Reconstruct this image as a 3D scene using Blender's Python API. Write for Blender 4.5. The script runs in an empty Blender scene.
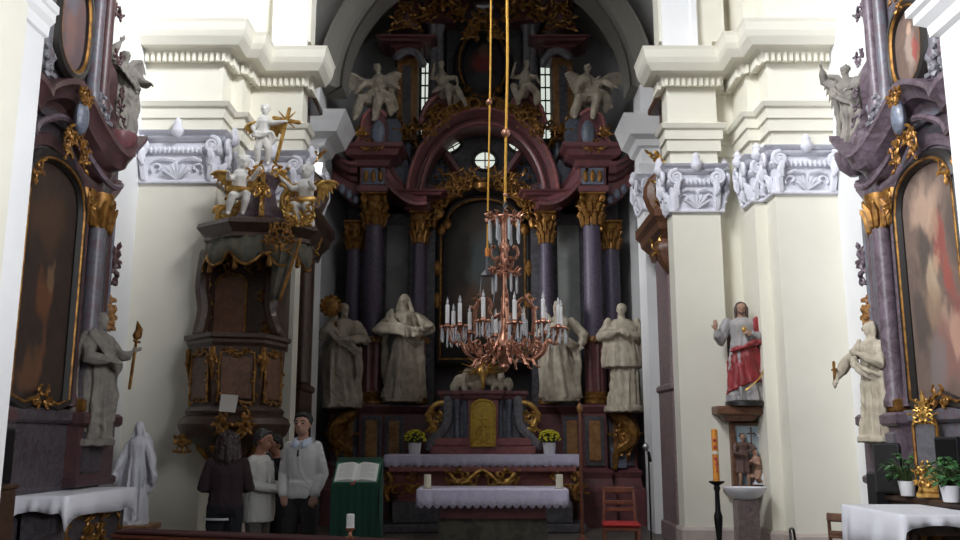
import bpy, bmesh, math, random
from math import sin, cos, pi, radians as R, atan, atan2, sqrt
from mathutils import Vector, Matrix, Euler, noise
sc = bpy.context.scene
COL = sc.collection
F = 900.0; TH = atan(170/900.0); CZ = 1.5
V = Vector
X3, Y3, Z3 = V((1,0,0)), V((0,1,0)), V((0,0,1))

# ---- a pixel of the 960x540 photograph to a point at a given distance
def W(px, py, Y):
    u = (px-480)/F; v = (270-py)/F
    t = Y/(cos(TH)-v*sin(TH))
    return V((u*t, Y, CZ+t*(sin(TH)+v*cos(TH))))
def zat(py, Y): return W(480, py, Y).z
def xat(px, py, Y): return W(px, py, Y).x
def WX(px, py, X):
    u = (px-480)/F; v = (270-py)/F
    t = X/u
    return V((X, t*(cos(TH)-v*sin(TH)), CZ+t*(sin(TH)+v*cos(TH))))

# ---- materials
MATS = {}
def mat(name, col, rough=.6, metal=0.0, col2=None, scale=5.0, lo=.4, hi=.6, bump=0.0, bscale=30.0, dist=0.0, emit=0.0, trans=0.0, coat=0.0, spec=None):
    m = bpy.data.materials.new(name); m.use_nodes = True
    nt = m.node_tree; p = nt.nodes['Principled BSDF']
    p.inputs['Roughness'].default_value = rough; p.inputs['Metallic'].default_value = metal
    p.inputs['Transmission Weight'].default_value = trans
    p.inputs['Coat Weight'].default_value = coat
    if spec is not None: p.inputs['Specular IOR Level'].default_value = spec
    c = (*col, 1)
    p.inputs['Base Color'].default_value = c
    tc = nt.nodes.new('ShaderNodeTexCoord')
    if col2:
        n = nt.nodes.new('ShaderNodeTexNoise'); n.inputs['Scale'].default_value = scale
        n.inputs['Detail'].default_value = 5; n.inputs['Distortion'].default_value = dist
        r = nt.nodes.new('ShaderNodeValToRGB')
        r.color_ramp.elements[0].position = lo; r.color_ramp.elements[0].color = c
        r.color_ramp.elements[1].position = hi; r.color_ramp.elements[1].color = (*col2, 1)
        nt.links.new(tc.outputs['Object'], n.inputs['Vector'])
        nt.links.new(n.outputs['Fac'], r.inputs['Fac'])
        nt.links.new(r.outputs['Color'], p.inputs['Base Color'])
    if bump:
        n2 = nt.nodes.new('ShaderNodeTexNoise'); n2.inputs['Scale'].default_value = bscale; n2.inputs['Detail'].default_value = 4
        bp = nt.nodes.new('ShaderNodeBump'); bp.inputs['Strength'].default_value = bump; bp.inputs['Distance'].default_value = .02
        nt.links.new(tc.outputs['Object'], n2.inputs['Vector'])
        nt.links.new(n2.outputs['Fac'], bp.inputs['Height'])
        nt.links.new(bp.outputs['Normal'], p.inputs['Normal'])
    if emit:
        p.inputs['Emission Color'].default_value = c; p.inputs['Emission Strength'].default_value = emit
    MATS[name] = m
    return m
def painting(name, base, base2, blobs, scale=3.0, rough=.7):
    """oil painting: mottled ground with soft patches of colour at (u, v) of the canvas"""
    m = mat(name, base, rough, 0, base2, scale, .3, .75, dist=1.5)
    nt = m.node_tree; p = nt.nodes['Principled BSDF']; L = nt.links
    tc = nt.nodes.new('ShaderNodeTexCoord')
    nz = nt.nodes.new('ShaderNodeTexNoise'); nz.inputs['Scale'].default_value = 5; nz.inputs['Detail'].default_value = 5
    L.new(tc.outputs['Generated'], nz.inputs['Vector'])
    mx = nt.nodes.new('ShaderNodeMix'); mx.data_type = 'VECTOR'; mx.inputs[0].default_value = .22
    L.new(tc.outputs['Generated'], mx.inputs[4]); L.new(nz.outputs['Color'], mx.inputs[5])
    prev = p.inputs['Base Color'].links[0].from_socket
    for (u, v, ru, rv, col, st) in blobs:
        sub = nt.nodes.new('ShaderNodeVectorMath'); sub.operation = 'SUBTRACT'
        k = .78
        sub.inputs[1].default_value = (u*k+.11, .5*k+.11, v*k+.11)
        L.new(mx.outputs[1], sub.inputs[0])
        ml = nt.nodes.new('ShaderNodeVectorMath'); ml.operation = 'MULTIPLY'; ml.inputs[1].default_value = (1/ru, 0, 1/rv)
        L.new(sub.outputs[0], ml.inputs[0])
        ln = nt.nodes.new('ShaderNodeVectorMath'); ln.operation = 'LENGTH'; L.new(ml.outputs[0], ln.inputs[0])
        mr = nt.nodes.new('ShaderNodeMapRange'); mr.inputs[1].default_value = .55; mr.inputs[2].default_value = 1.0
        mr.inputs[3].default_value = st; mr.inputs[4].default_value = 0
        L.new(ln.outputs['Value'], mr.inputs[0])
        mc = nt.nodes.new('ShaderNodeMix'); mc.data_type = 'RGBA'
        L.new(mr.outputs[0], mc.inputs[0]); L.new(prev, mc.inputs[6]); mc.inputs[7].default_value = (*col, 1)
        prev = mc.outputs[2]
    L.new(prev, p.inputs['Base Color'])
    return m

M_cream = mat('cream_plaster', (.77,.745,.645), .85, col2=(.735,.71,.61), scale=1.2, bump=.05, bscale=40)
M_white = mat('white_plaster', (.80,.80,.80), .85, col2=(.76,.76,.77), scale=1.5, bump=.05, bscale=40)
M_stucco = mat('white_stucco', (.72,.72,.78), .8, col2=(.66,.66,.73), scale=8, bump=.3, bscale=25)
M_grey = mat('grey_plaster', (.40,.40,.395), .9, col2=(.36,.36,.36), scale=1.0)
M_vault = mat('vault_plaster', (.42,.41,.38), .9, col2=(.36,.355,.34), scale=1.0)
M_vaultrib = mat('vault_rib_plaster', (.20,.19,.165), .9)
M_floor = mat('stone_floor', (.16,.14,.12), .5, col2=(.10,.09,.08), scale=2)
M_basestone = mat('pink_base_stone', (.50,.42,.38), .7, col2=(.42,.36,.34), scale=5)
M_red = mat('dark_red_marble', (.20,.068,.070), .35, col2=(.115,.05,.06), scale=4, lo=.35, hi=.7, dist=2)
M_redlight = mat('rose_marble', (.36,.13,.12), .35, col2=(.27,.10,.10), scale=5, dist=2)
M_greym = mat('grey_marble', (.22,.215,.24), .35, col2=(.13,.125,.14), scale=6, lo=.35, hi=.65, dist=2)
M_dkgrey = mat('dark_grey_marble', (.105,.10,.115), .4, col2=(.06,.055,.06), scale=5, dist=2)
M_blue = mat('blue_grey_marble', (.17,.20,.27), .35, col2=(.12,.13,.16), scale=8, dist=2)
M_purple = mat('purple_marble', (.10,.080,.125), .48, col2=(.06,.045,.075), scale=10, lo=.4, hi=.6, dist=3)
M_mauve = mat('mauve_marble', (.155,.115,.145), .4, col2=(.085,.06,.07), scale=6, lo=.4, hi=.62, dist=3)
M_mauvegrey = mat('slate_mauve_marble', (.125,.13,.155), .4, col2=(.12,.085,.10), scale=5, lo=.42, hi=.62, dist=3)
M_mottle = mat('mottled_red_marble', (.33,.22,.22), .45, col2=(.20,.165,.18), scale=6, lo=.4, hi=.6, dist=3)
M_plinth = mat('olive_grey_stone', (.10,.095,.065), .6, col2=(.055,.05,.04), scale=6, dist=1)
M_gold = mat('old_gilding', (.40,.20,.045), .42, .6, col2=(.16,.07,.02), scale=14, lo=.35, hi=.65)
M_goldbr = mat('bright_gilding', (.62,.38,.10), .34, .7, col2=(.36,.19,.05), scale=14)
M_orange = mat('ochre_marble', (.34,.17,.055), .45, col2=(.23,.10,.03), scale=5, dist=2)
M_panel = mat('green_grey_panel', (.23,.24,.225), .6, col2=(.18,.19,.185), scale=3)
M_wood = mat('dark_brown_wood', (.070,.036,.022), .42, col2=(.042,.021,.013), scale=9, dist=2, coat=.2)
M_woodmid = mat('brown_wood', (.17,.078,.042), .45, col2=(.11,.048,.026), scale=9, dist=2)
M_woodred = mat('reddish_wood', (.22,.075,.04), .4, col2=(.15,.05,.03), scale=9, dist=2)
M_woodtan = mat('tan_wood', (.36,.19,.09), .45, col2=(.28,.14,.06), scale=9, dist=2)
M_stone = mat('pale_statue_stone', (.48,.425,.33), .8, col2=(.36,.31,.24), scale=6, bump=.15)
M_white_st = mat('white_painted_plaster', (.68,.68,.73), .6)
M_ivory = mat('ivory_painted_wood', (.74,.72,.68), .4)
M_side_st = mat('grey_stucco_figure', (.24,.22,.19), .8, col2=(.16,.145,.13), scale=5)
M_cloth = mat('white_linen', (.80,.80,.86), .9, bump=.1, bscale=60)
M_lace = mat('lilac_white_linen', (.74,.70,.88), .9, col2=(.66,.61,.80), scale=40, bump=.3, bscale=90)
M_pot = mat('white_glazed_pot', (.78,.78,.80), .3)
M_leaf = mat('green_leaf', (.035,.11,.035), .45, col2=(.06,.17,.05), scale=12)
M_dkleaf = mat('dark_olive_leaf', (.04,.07,.015), .6)
M_yellow = mat('yellow_petals', (.80,.70,.04), .6, col2=(.60,.54,.04), scale=30)
M_black = mat('black_plastic', (.012,.012,.014), .45)
M_iron = mat('black_iron', (.015,.014,.014), .4, .6)
M_green = mat('dark_green_cloth', (.004,.045,.028), .85, bump=.1)
M_greenb = mat('green_book_cover', (.01,.16,.07), .5)
M_page = mat('book_page', (.72,.72,.70), .8)
M_ink = mat('grey_printing', (.42,.42,.43), .8)
M_ribbon = mat('red_ribbon', (.45,.04,.05), .6)
M_candle = mat('white_wax', (.82,.82,.82), .45)
M_candlew = mat('cream_wax', (.72,.68,.54), .5)
M_pasch = mat('orange_wax', (.72,.30,.045), .5, col2=(.62,.22,.03), scale=6)
M_door = mat('yellow_gilded_door', (.62,.42,.06), .35, .35, col2=(.50,.31,.05), scale=14)
M_copper = mat('copper_gilding', (.66,.33,.22), .27, .65, col2=(.34,.15,.095), scale=16)
M_crystal = mat('crystal_glass', (.80,.83,.88), .06, trans=.55)
M_rope = mat('yellow_rope', (.72,.40,.05), .7, col2=(.60,.30,.03), scale=40)
M_bulb = mat('clear_bulb_glass', (.85,.86,.88), .08, trans=.6)
M_tassel = mat('dark_grey_metal', (.12,.12,.13), .35, .6)
M_skin = mat('skin', (.46,.26,.19), .55)
M_skintan = mat('tanned_skin', (.36,.17,.11), .55)
M_hair = mat('black_hair', (.014,.012,.012), .5)
M_hairgrey = mat('dark_grey_hair', (.045,.043,.043), .55)
M_hairbr = mat('dark_brown_hair', (.022,.011,.009), .5)
M_sweater = mat('white_knit', (.62,.62,.62), .95, bump=.15, bscale=80)
M_jacket = mat('off_white_cloth', (.58,.57,.54), .9)
M_shirt = mat('pale_blue_shirt', (.55,.62,.75), .85)
M_trouser = mat('charcoal_cloth', (.035,.033,.035), .9)
M_trgrey = mat('grey_brown_cloth', (.13,.115,.105), .9)
M_coat = mat('dark_brown_coat', (.028,.013,.016), .9)
M_navy = mat('black_cloth', (.012,.013,.018), .9)
M_redrobe = mat('crimson_painted_robe', (.27,.026,.032), .5, col2=(.20,.018,.022), scale=6)
M_greyrobe = mat('grey_painted_robe', (.27,.26,.27), .6, col2=(.34,.32,.31), scale=5)
M_skinst = mat('painted_flesh', (.33,.19,.13), .5)
M_hairst = mat('painted_brown_hair', (.07,.045,.04), .6)
M_sky = mat('painted_pale_blue_sky', (.34,.48,.56), .6, col2=(.42,.50,.55), scale=4)
M_brownrobe = mat('brown_painted_robe', (.10,.055,.045), .6)
M_cushion = mat('dark_red_velvet', (.06,.012,.014), .85)
M_redseat = mat('red_seat_cloth', (.40,.02,.02), .8)
M_porc = mat('white_porcelain', (.78,.78,.82), .2)
M_fontst = mat('brown_grey_marble', (.22,.16,.16), .4, col2=(.14,.105,.105), scale=9, dist=2)
M_lamb = mat('grey_green_drapery', (.075,.085,.07), .7, col2=(.14,.12,.085), scale=9)
M_paper = mat('white_paper', (.55,.52,.48), .8)
M_glassday = mat('daylit_window_glass', (.72,.78,.70), .3, emit=.9)
M_lead = mat('dark_window_bar', (.02,.02,.02), .6)
M_black_fr = mat('black_frame_wood', (.02,.017,.016), .35)
M_silver = mat('silver_metal', (.6,.6,.6), .3, .9)

# ---- object bookkeeping
PM = {}
def tagit(o, label=None, cat=None, group=None, kind=None):
    if label: o['label'] = label
    if cat: o['category'] = cat
    if group: o['group'] = group
    if kind: o['kind'] = kind
    return o
def thing(name, label, cat, loc=(0,0,0), rz=0, group=None):
    o = bpy.data.objects.new(name, None); COL.objects.link(o)
    o.empty_display_size = .1
    o.location = loc; o.rotation_euler = (0,0,rz)
    PM[o.name] = Matrix.Translation(V(loc)) @ Matrix.Rotation(rz, 4, 'Z')
    return tagit(o, label, cat, group)
def pm(o): return PM.get(o.name, Matrix())
def kids(o): return [c for c in bpy.data.objects if c.parent == o]
def dup(o, parent=None, loc=None, rz=None):
    c = o.copy(); COL.objects.link(c)
    if parent: c.parent = parent
    if loc is not None: c.location = loc
    if rz is not None: c.rotation_euler = (0,0,rz)
    for ch in kids(o): dup(ch, c)
    return c

class B:
    """collects shapes into one bmesh"""
    def __init__(s, M=None): s.bm = bmesh.new(); s.M = M.copy() if M else Matrix()
    def v(s, p): return s.bm.verts.new(s.M @ V(p))
    def f(s, vs):
        try: return s.bm.faces.new(vs)
        except ValueError: return None
    def grid(s, rings, closed=True, caps=True):
        rr = [[s.v(p) for p in r] for r in rings]
        n = len(rr[0])
        for a, b in zip(rr, rr[1:]):
            for i in range(n if closed else n-1):
                j = (i+1) % n
                s.f([a[i], a[j], b[j], b[i]])
        if caps and closed:
            s.f(rr[0][::-1]); s.f(rr[-1])
        return s
    def box(s, x0, x1, y0, y1, z0, z1, ch=0.0):
        if x0 > x1: x0, x1 = x1, x0
        if y0 > y1: y0, y1 = y1, y0
        c = min(ch, (x1-x0)/2.1, (y1-y0)/2.1, (z1-z0)/2.1)
        def ring(i, z):
            return [(x0+i,y0+i,z),(x1-i,y0+i,z),(x1-i,y1-i,z),(x0+i,y1-i,z)]
        if c > 0:
            s.grid([ring(c,z0), ring(0,z0+c), ring(0,z1-c), ring(c,z1)])
        else: s.grid([ring(0,z0), ring(0,z1)])
        return s
    def lathe(s, c, prof, seg=24, a0=0.0, flute=None, sx=1, sy=1):
        c = V(c); rings = []
        for r, z in prof:
            ring = []
            for i in range(seg):
                a = a0+2*pi*i/seg
                k = max(r, 1e-4)
                if flute: k *= 1-flute[1]*(.5+.5*cos(flute[0]*a))
                ring.append(c+V((k*cos(a)*sx, k*sin(a)*sy, z)))
            rings.append(ring)
        return s.grid(rings)
    def tube(s, pts, rad, seg=6, round_=True, flat=1.0, flatdir=None):
        pts = [V(p) for p in pts]
        if not hasattr(rad, '__len__'): rad = [rad]*len(pts)
        n = len(pts)
        T = [((pts[min(i+1,n-1)]-pts[max(i-1,0)]).normalized()) for i in range(n)]
        up = Z3 if abs(T[0].z) < .9 else X3
        if flatdir is not None: up = V(flatdir)
        N = (up-T[0]*up.dot(T[0])).normalized()
        rings = []
        for i in range(n):
            N = (N-T[i]*N.dot(T[i]))
            N = N.normalized() if N.length > 1e-6 else T[i].orthogonal().normalized()
            Bn = T[i].cross(N)
            def ring(c, r): return [c+N*(r*flat*cos(2*pi*k/seg))+Bn*(r*sin(2*pi*k/seg)) for k in range(seg)]
            if i == 0 and round_:
                rings.append(ring(pts[0]-T[0]*rad[0]*.9, rad[0]*.35)); rings.append(ring(pts[0]-T[0]*rad[0]*.55, rad[0]*.8))
            rings.append(ring(pts[i], max(rad[i],1e-4)))
            if i == n-1 and round_:
                rings.append(ring(pts[i]+T[i]*rad[i]*.55, rad[i]*.8)); rings.append(ring(pts[i]+T[i]*rad[i]*.9, rad[i]*.35))
        return s.grid(rings)
    def ball(s, c, r, rot=None, seg=10, rows=6):
        c = V(c)
        if not hasattr(r, '__len__'): r = (r,r,r)
        q = rot.to_matrix() if rot is not None else Matrix.Identity(3)
        rings = []
        for j in range(rows+1):
            ph = -pi/2+pi*(j+.15*(1 if j==0 else -1 if j==rows else 0))/rows
            rings.append([c+q@V((r[0]*cos(ph)*cos(2*pi*i/seg), r[1]*cos(ph)*sin(2*pi*i/seg), r[2]*sin(ph))) for i in range(seg)])
        return s.grid(rings)
    def prism(s, pts, O, U, Vv, N, d):
        """outline pts in the U,V plane at O, thickened by d along N"""
        O, U, Vv, N = V(O), V(U), V(Vv), V(N)
        a = [O+U*p[0]+Vv*p[1] for p in pts]
        return s.grid([a, [p+N*d for p in a]])
    def sweep(s, path, prof, Bv, closed=False, caps=True):
        path = [V(p) for p in path]; Bv = V(Bv); n = len(path); rings = []
        for i in range(n):
            if closed: a, b = path[i-1], path[(i+1) % n]
            else: a, b = path[max(i-1,0)], path[min(i+1,n-1)]
            t1 = (path[i]-a); t2 = (b-path[i])
            if t1.length < 1e-7: t1 = t2
            if t2.length < 1e-7: t2 = t1
            t1 = t1.normalized(); t2 = t2.normalized()
            n1 = t1.cross(Bv).normalized(); n2 = t2.cross(Bv).normalized()
            N = (n1+n2)
            N = N.normalized() if N.length > 1e-5 else n1
            k = 1/max(N.dot(n1), .35)
            rings.append([path[i]+N*(p[0]*k)+Bv*p[1] for p in prof])
        if closed: rings.append(rings[0])
        return s.grid(rings, caps=caps and not closed)
    def obj(s, name, m, parent=None, fuse=0.0, smooth=True, ang=40, label=None, cat=None, group=None, kind=None, sm=2, loc=None, folds=None):
        bm = s.bm
        bmesh.ops.recalc_face_normals(bm, faces=bm.faces)
        me = bpy.data.meshes.new(name)
        bm.to_mesh(me); bm.free()
        if fuse:
            t = bpy.data.objects.new('tmp', me); COL.objects.link(t)
            r = t.modifiers.new('r', 'REMESH'); r.mode = 'VOXEL'; r.voxel_size = fuse
            if sm:
                q = t.modifiers.new('s', 'SMOOTH'); q.factor = .5; q.iterations = sm
            bpy.context.view_layer.update()
            me2 = bpy.data.meshes.new_from_object(t.evaluated_get(bpy.context.evaluated_depsgraph_get()))
            bpy.data.objects.remove(t); bpy.data.meshes.remove(me)
            me = me2; me.name = name
            if folds:   # carved drapery: ridged furrows running down the cloth
                amp, fr, ztop, zc = folds
                ns = [v.normal.copy() for v in me.vertices]
                for v, nn_ in zip(me.vertices, ns):
                    c = v.co; k = min(1, max(0, (ztop-c.z)/zc))
                    if k <= 0: continue
                    w_ = noise.noise(c*fr*.35)*1.6
                    q = V(((c.x+.35*c.z+w_*.10)*fr, c.y*fr, (c.z*.30+w_*.06)*fr))
                    r_ = 1-2*abs(noise.noise(q)); r2 = 1-2*abs(noise.noise(q*2.1+V((3,1,7))))
                    v.co = c+nn_*(amp*k*(.7*r_+.45*r2-.55))
        o = bpy.data.objects.new(name, me); COL.objects.link(o)
        if parent is not None:
            P = pm(parent); me.transform(P.inverted()); o.parent = parent; PM[o.name] = P
        else:
            vs = me.vertices
            if loc is None:
                xs = [v.co.x for v in vs]; ys = [v.co.y for v in vs]; zs = [v.co.z for v in vs]
                loc = V(((min(xs)+max(xs))/2, (min(ys)+max(ys))/2, min(zs)))
            loc = V(loc)
            me.transform(Matrix.Translation(-loc)); o.location = loc; PM[o.name] = Matrix.Translation(loc)
        me.materials.clear(); me.materials.append(m)
        for p in me.polygons: p.use_smooth = smooth
        if smooth and not fuse: me.set_sharp_from_angle(angle=R(ang))
        return tagit(o, label, cat, group, kind)

def lerp(a, b, t): return a+(b-a)*t
def arc(c, r, a0, a1, n, U=X3, Vv=Z3, ry=None):
    c = V(c); ry = ry or r
    return [c+V(U)*(r*cos(lerp(a0,a1,i/n)))+V(Vv)*(ry*sin(lerp(a0,a1,i/n))) for i in range(n+1)]
def spiral(c, U, Vv, r0, r1, a0, a1, n=12):
    return [V(c)+V(U)*(lerp(r0,r1,i/n)*cos(lerp(a0,a1,i/n)))+V(Vv)*(lerp(r0,r1,i/n)*sin(lerp(a0,a1,i/n))) for i in range(n+1)]
def smooth_path(pts, k=4):
    P = [V(p) for p in pts]; out = []
    for i in range(len(P)-1):
        p0, p1, p2, p3 = P[max(i-1,0)], P[i], P[i+1], P[min(i+2,len(P)-1)]
        for j in range(k):
            t = j/k
            out.append(.5*((2*p1)+(p2-p0)*t+(2*p0-5*p1+4*p2-p3)*t*t+(3*p1-p0-3*p2+p3)*t**3))
    out.append(P[-1]); return out

def carve(b, c, U, Vv, N, w, h, seed, n=7, r=.02, mirror=True):
    """rococo carving: C-scrolls and leaves filling w x h, symmetrical about Vv"""
    rnd = random.Random(seed); c, U, Vv, N = V(c), V(U), V(Vv), V(N)
    for i in range(n):
        u = rnd.uniform(.02,.5)*w*.9; v_ = rnd.uniform(-.5,.5)*h*.9
        R0 = min(w,h)*rnd.uniform(.10,.22)+r; a0 = rnd.uniform(0,2*pi); da = rnd.choice((-1,1))*rnd.uniform(3.5,5.5)
        dn = rnd.uniform(.2,1.2)*r
        for s in ((1,-1) if mirror else (1,)):
            o = c+U*(u*s)+Vv*v_+N*dn
            b.tube(spiral(o, U*s, Vv, R0, R0*.25, a0, a0+da, 9), [r*lerp(.55,1,(k/9)) for k in range(10)], 5)
            for q in range(2):
                a = a0+da*(q*.4)
                p = o+U*(s*R0*cos(a))+Vv*(R0*sin(a)); d = (U*s*cos(a+.6)+Vv*sin(a+.6)+N*.4)
                b.tube([p, p+d*R0*.5, p+d*R0*.95-N*r*.3], [r*.8, r*1.1, r*.2], 5)
    return b
def beadframe(b, pts, r, N, closed=True, lump=0, seed=1):
    """carved moulding following an outline, with leaf lumps"""
    pts = [V(p) for p in pts]
    if closed: pts = pts+[pts[0]]
    b.tube(pts, r, 6)
    rnd = random.Random(seed)
    if lump:
        for p, q in zip(pts, pts[1:]):
            L = (q-p).length; k = max(1, int(L/(lump*2.2)))
            for i in range(k):
                o = p.lerp(q, (i+.5)/k)
                T = (q-p).normalized(); S = T.cross(V(N)).normalized()
                d = rnd.choice((-1,1))
                b.tube([o, o+S*(d*lump*.6)+V(N)*lump*.4, o+S*(d*lump)+T*lump*.8*rnd.choice((-1,1))], [lump*.35, lump*.4, lump*.1], 5)
    return b
# ---- figures
def headshape(b, M, c, r, yaw=0, pitch=0, hair='short', beard=False, veil=False, neck=None):
    """skull, jaw, nose, brow, ears, hair masses; r = half head height; faces -Y"""
    Q = M @ Matrix.Translation(V(c)) @ Matrix.Rotation(yaw,4,'Z') @ Matrix.Rotation(pitch,4,'X')
    old = b.M; b.M = Q
    b.ball((0,.05*r,.18*r), (.76*r,.88*r,.82*r))
    b.ball((0,-.18*r,-.38*r), (.58*r,.58*r,.60*r))
    b.tube([(0,-.78*r,.15*r),(0,-.98*r,-.12*r),(0,-.80*r,-.2*r)], [.09*r,.15*r,.1*r], 6)
    b.ball((0,-.70*r,-.45*r), (.22*r,.12*r,.07*r))
    b.tube([(-.38*r,-.66*r,.24*r),(0,-.80*r,.26*r),(.38*r,-.66*r,.24*r)], .09*r, 5)
    for s in (-1,1):
        b.ball((s*.72*r,.05*r,-.02*r), (.1*r,.18*r,.26*r))
    if beard:
        b.ball((0,-.5*r,-.85*r), (.36*r,.32*r,.4*r))
    if hair == 'long':
        for s in (-1,1):
            b.tube([(s*.5*r,.2*r,.7*r),(s*.78*r,.2*r,0),(s*.72*r,.25*r,-.8*r),(s*.8*r,.2*r,-1.3*r)], [.35*r,.32*r,.3*r,.15*r], 7)
        b.tube([(0,.5*r,.7*r),(0,.8*r,-.2*r),(0,.7*r,-1.2*r)], [.5*r,.55*r,.4*r], 8)
    elif hair == 'curly':
        rnd = random.Random(3)
        for i in range(16):
            a = rnd.uniform(-.4,pi+.4); e = rnd.uniform(0,1.2)
            b.ball((.74*r*cos(a)*cos(e), .1*r+.85*r*sin(a)*cos(e), .25*r+.8*r*sin(e)), .24*r, seg=6, rows=4)
    elif hair == 'short':
        b.ball((0,.2*r,.32*r), (.80*r,.86*r,.80*r))
    if veil:
        b.ball((0,.22*r,.25*r), (.90*r,.92*r,.95*r))
        for s in (-1,1):
            b.tube([(s*.55*r,.1*r,.6*r),(s*.9*r,.1*r,-.3*r),(s*1.25*r,.2*r,-1.5*r)], [.3*r,.3*r,.34*r], 7)
        b.tube([(0,.6*r,.4*r),(0,.95*r,-.8*r),(0,1.0*r,-2*r)], [.5*r,.6*r,.6*r], 8)
    b.M = old

def hand(b, M, p, d, up, L, curl=.5):
    """palm, four fingers of different length bent at the knuckles, thumb from the side; d = pointing direction"""
    old = b.M; b.M = M
    p, d, up = V(p), V(d).normalized(), V(up)
    side = d.cross(up)
    side = side.normalized() if side.length > 1e-4 else d.orthogonal().normalized()
    up = side.cross(d).normalized()
    b.tube([p, p+d*L*.28, p+d*L*.5], [L*.16, L*.21, L*.2], 8, flat=.55, flatdir=up)
    for k, (o, ln) in enumerate(((-.17,.42),(-.06,.5),(.06,.47),(.17,.36))):
        a = p+d*L*.48+side*(o*L)
        m = a+(d*cos(curl*.6)-up*sin(curl*.6))*(ln*L*.5)
        e = m+(d*cos(curl*1.7)-up*sin(curl*1.7))*(ln*L*.5)
        b.tube([a-d*L*.1, a, m, e], [L*.055,L*.055,L*.05,L*.04], 6)
    t0 = p+d*L*.15-side*(L*.15)
    b.tube([t0, t0+(d*.7-side*.7)*L*.2, t0+(d*.95-side*.5-up*.3)*L*.38], [L*.07,L*.06,L*.045], 6)
    b.M = old

def robe(b, H, M, hem=.16, top=.845, folds=9, amp=1.0, sway=0.02, seed=0, waist=.105, sh=.15, hem_z=0.0, ydeep=.8, seg=40, belt=None):
    rnd = random.Random(seed); ph = rnd.uniform(0,6)
    zs = [0,.02,.10,.22,.34,.44,.52,.58,.64,.71,.77,.81,.84,.86]
    rx = [hem,hem,hem*.95,hem*.88,hem*.84,.135,.130,.118,waist,.122,.130,sh*.8,.075,.04]
    am = [.036,.036,.034,.030,.025,.020,.015,.010,.007,.008,.007,.004,.001,0]
    old = b.M; b.M = M; rings = []
    for z, r, a in zip(zs, rx, am):
        z = hem_z+(top/.86)*z*(1-hem_z/.86) if z < .86 else top
        ring = []
        for i in range(seg):
            t = 2*pi*i/seg
            k = r+amp*a*(sin(folds*t+ph+3*z)+.6*sin((folds*2-3)*t+2*ph))*.8
            ring.append(V((k*cos(t)+sway*sin(pi*z/.86), k*sin(t)*ydeep, z))*H)
        rings.append(ring)
    b.grid(rings); b.M = old
    return b

def drape(b, H, M, pts, r, n=3, spread=.03, flat=1):
    """parallel cloth folds along a path"""
    old = b.M; b.M = M
    for k in range(n):
        o = (k-(n-1)/2)*spread
        b.tube([(V(p)+V((o*.6,-abs(o)*.15,o*.5)))*H for p in smooth_path(pts,3)], [r*H*(.8+.2*sin(i*1.7+k)) for i in range(len(smooth_path(pts,3)))], 6)
    b.M = old

def arm(b, H, M, sh, el, ha, sleeve=1.0, hnd=True, up=(0,-1,.3), curl=.5):
    old = b.M; b.M = M
    sh, el, ha = V(sh)*H, V(el)*H, V(ha)*H
    b.tube([sh, sh.lerp(el,.5), el, el.lerp(ha,.6), ha], [.040*H*sleeve,.042*H*sleeve,.042*H*sleeve,.036*H*sleeve,.018*H], 8)
    b.M = old
    if hnd: hand(b, M, ha, (ha-el), up, .105*H, curl)

def statue_mesh(H, M, seed=0, arms=None, hem=.16, folds=9, amp=1.0, sway=.02, hair='short', beard=False, veil=False, yaw=0, tilt=0, cape=True, b=None, plinth=True, headz=.925):
    b = b or B()
    robe(b, H, M, hem=hem, folds=folds, amp=amp, sway=sway, seed=seed)
    arms = [((a[0][0]*.82,a[0][1],a[0][2]-.025),a[1],a[2]) for a in arms] if arms else [((-.145,0,.80),(-.20,-.03,.62),(-.08,-.16,.66)), ((.145,0,.80),(.20,-.02,.62),(.10,-.16,.60))]
    for i, a in enumerate(arms): arm(b, H, M, *a, sleeve=1.25)
    b.M = M
    b.tube([V((0,0,.82))*H, V((0,-.01,.89))*H], [.04*H,.036*H], 8)
    b.M = Matrix()
    headshape(b, M, V((0,-.012,headz+.004))*H, .064*H, yaw, tilt, hair, beard, veil)
    if cape:
        drape(b, H, M, [(-.14,-.03,.82),(-.08,-.13,.68),(.06,-.14,.56),(.15,-.06,.50)], .022, 3, .035)
        drape(b, H, M, [(.15,-.04,.52),(.17,-.05,.35),(.16,-.04,.12),(.17,-.03,.02)], .026, 3, .03)
        drape(b, H, M, [(-.16,.02,.80),(-.19,.05,.5),(-.17,.05,.15)], .028, 2, .03)
    if plinth:
        b.M = M; b.lathe((0,0,0), [(.19*H,-.035*H),(.19*H,.012*H)], 12, sy=.85)
    b.M = Matrix()
    return b

def wing_mesh(M, H, root, tip, drop, seed=0, b=None, n=9):
    """fan of overlapping feathers from a shoulder root"""
    b = b or B(); b.M = M
    root, tip, drop = V(root)*H, V(tip)*H, V(drop)*H
    b.tube([root, root.lerp(tip,.5)+V((0,0,.05*H)), tip], [.035*H,.04*H,.03*H], 7)
    for i in range(n):
        t = i/(n-1)
        a = root.lerp(tip, .25+.75*t)
        e = a+drop.lerp((tip-root)*.55+drop*.5, t)*(.55+.45*sin(1.2+t*1.6))
        b.tube([a, a.lerp(e,.5)+V((0,.012*H,.0)), e], [.03*H,.036*H,.012*H], 6, flat=.6, flatdir=(0,1,0))
    b.M = Matrix()
    return b

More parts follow.
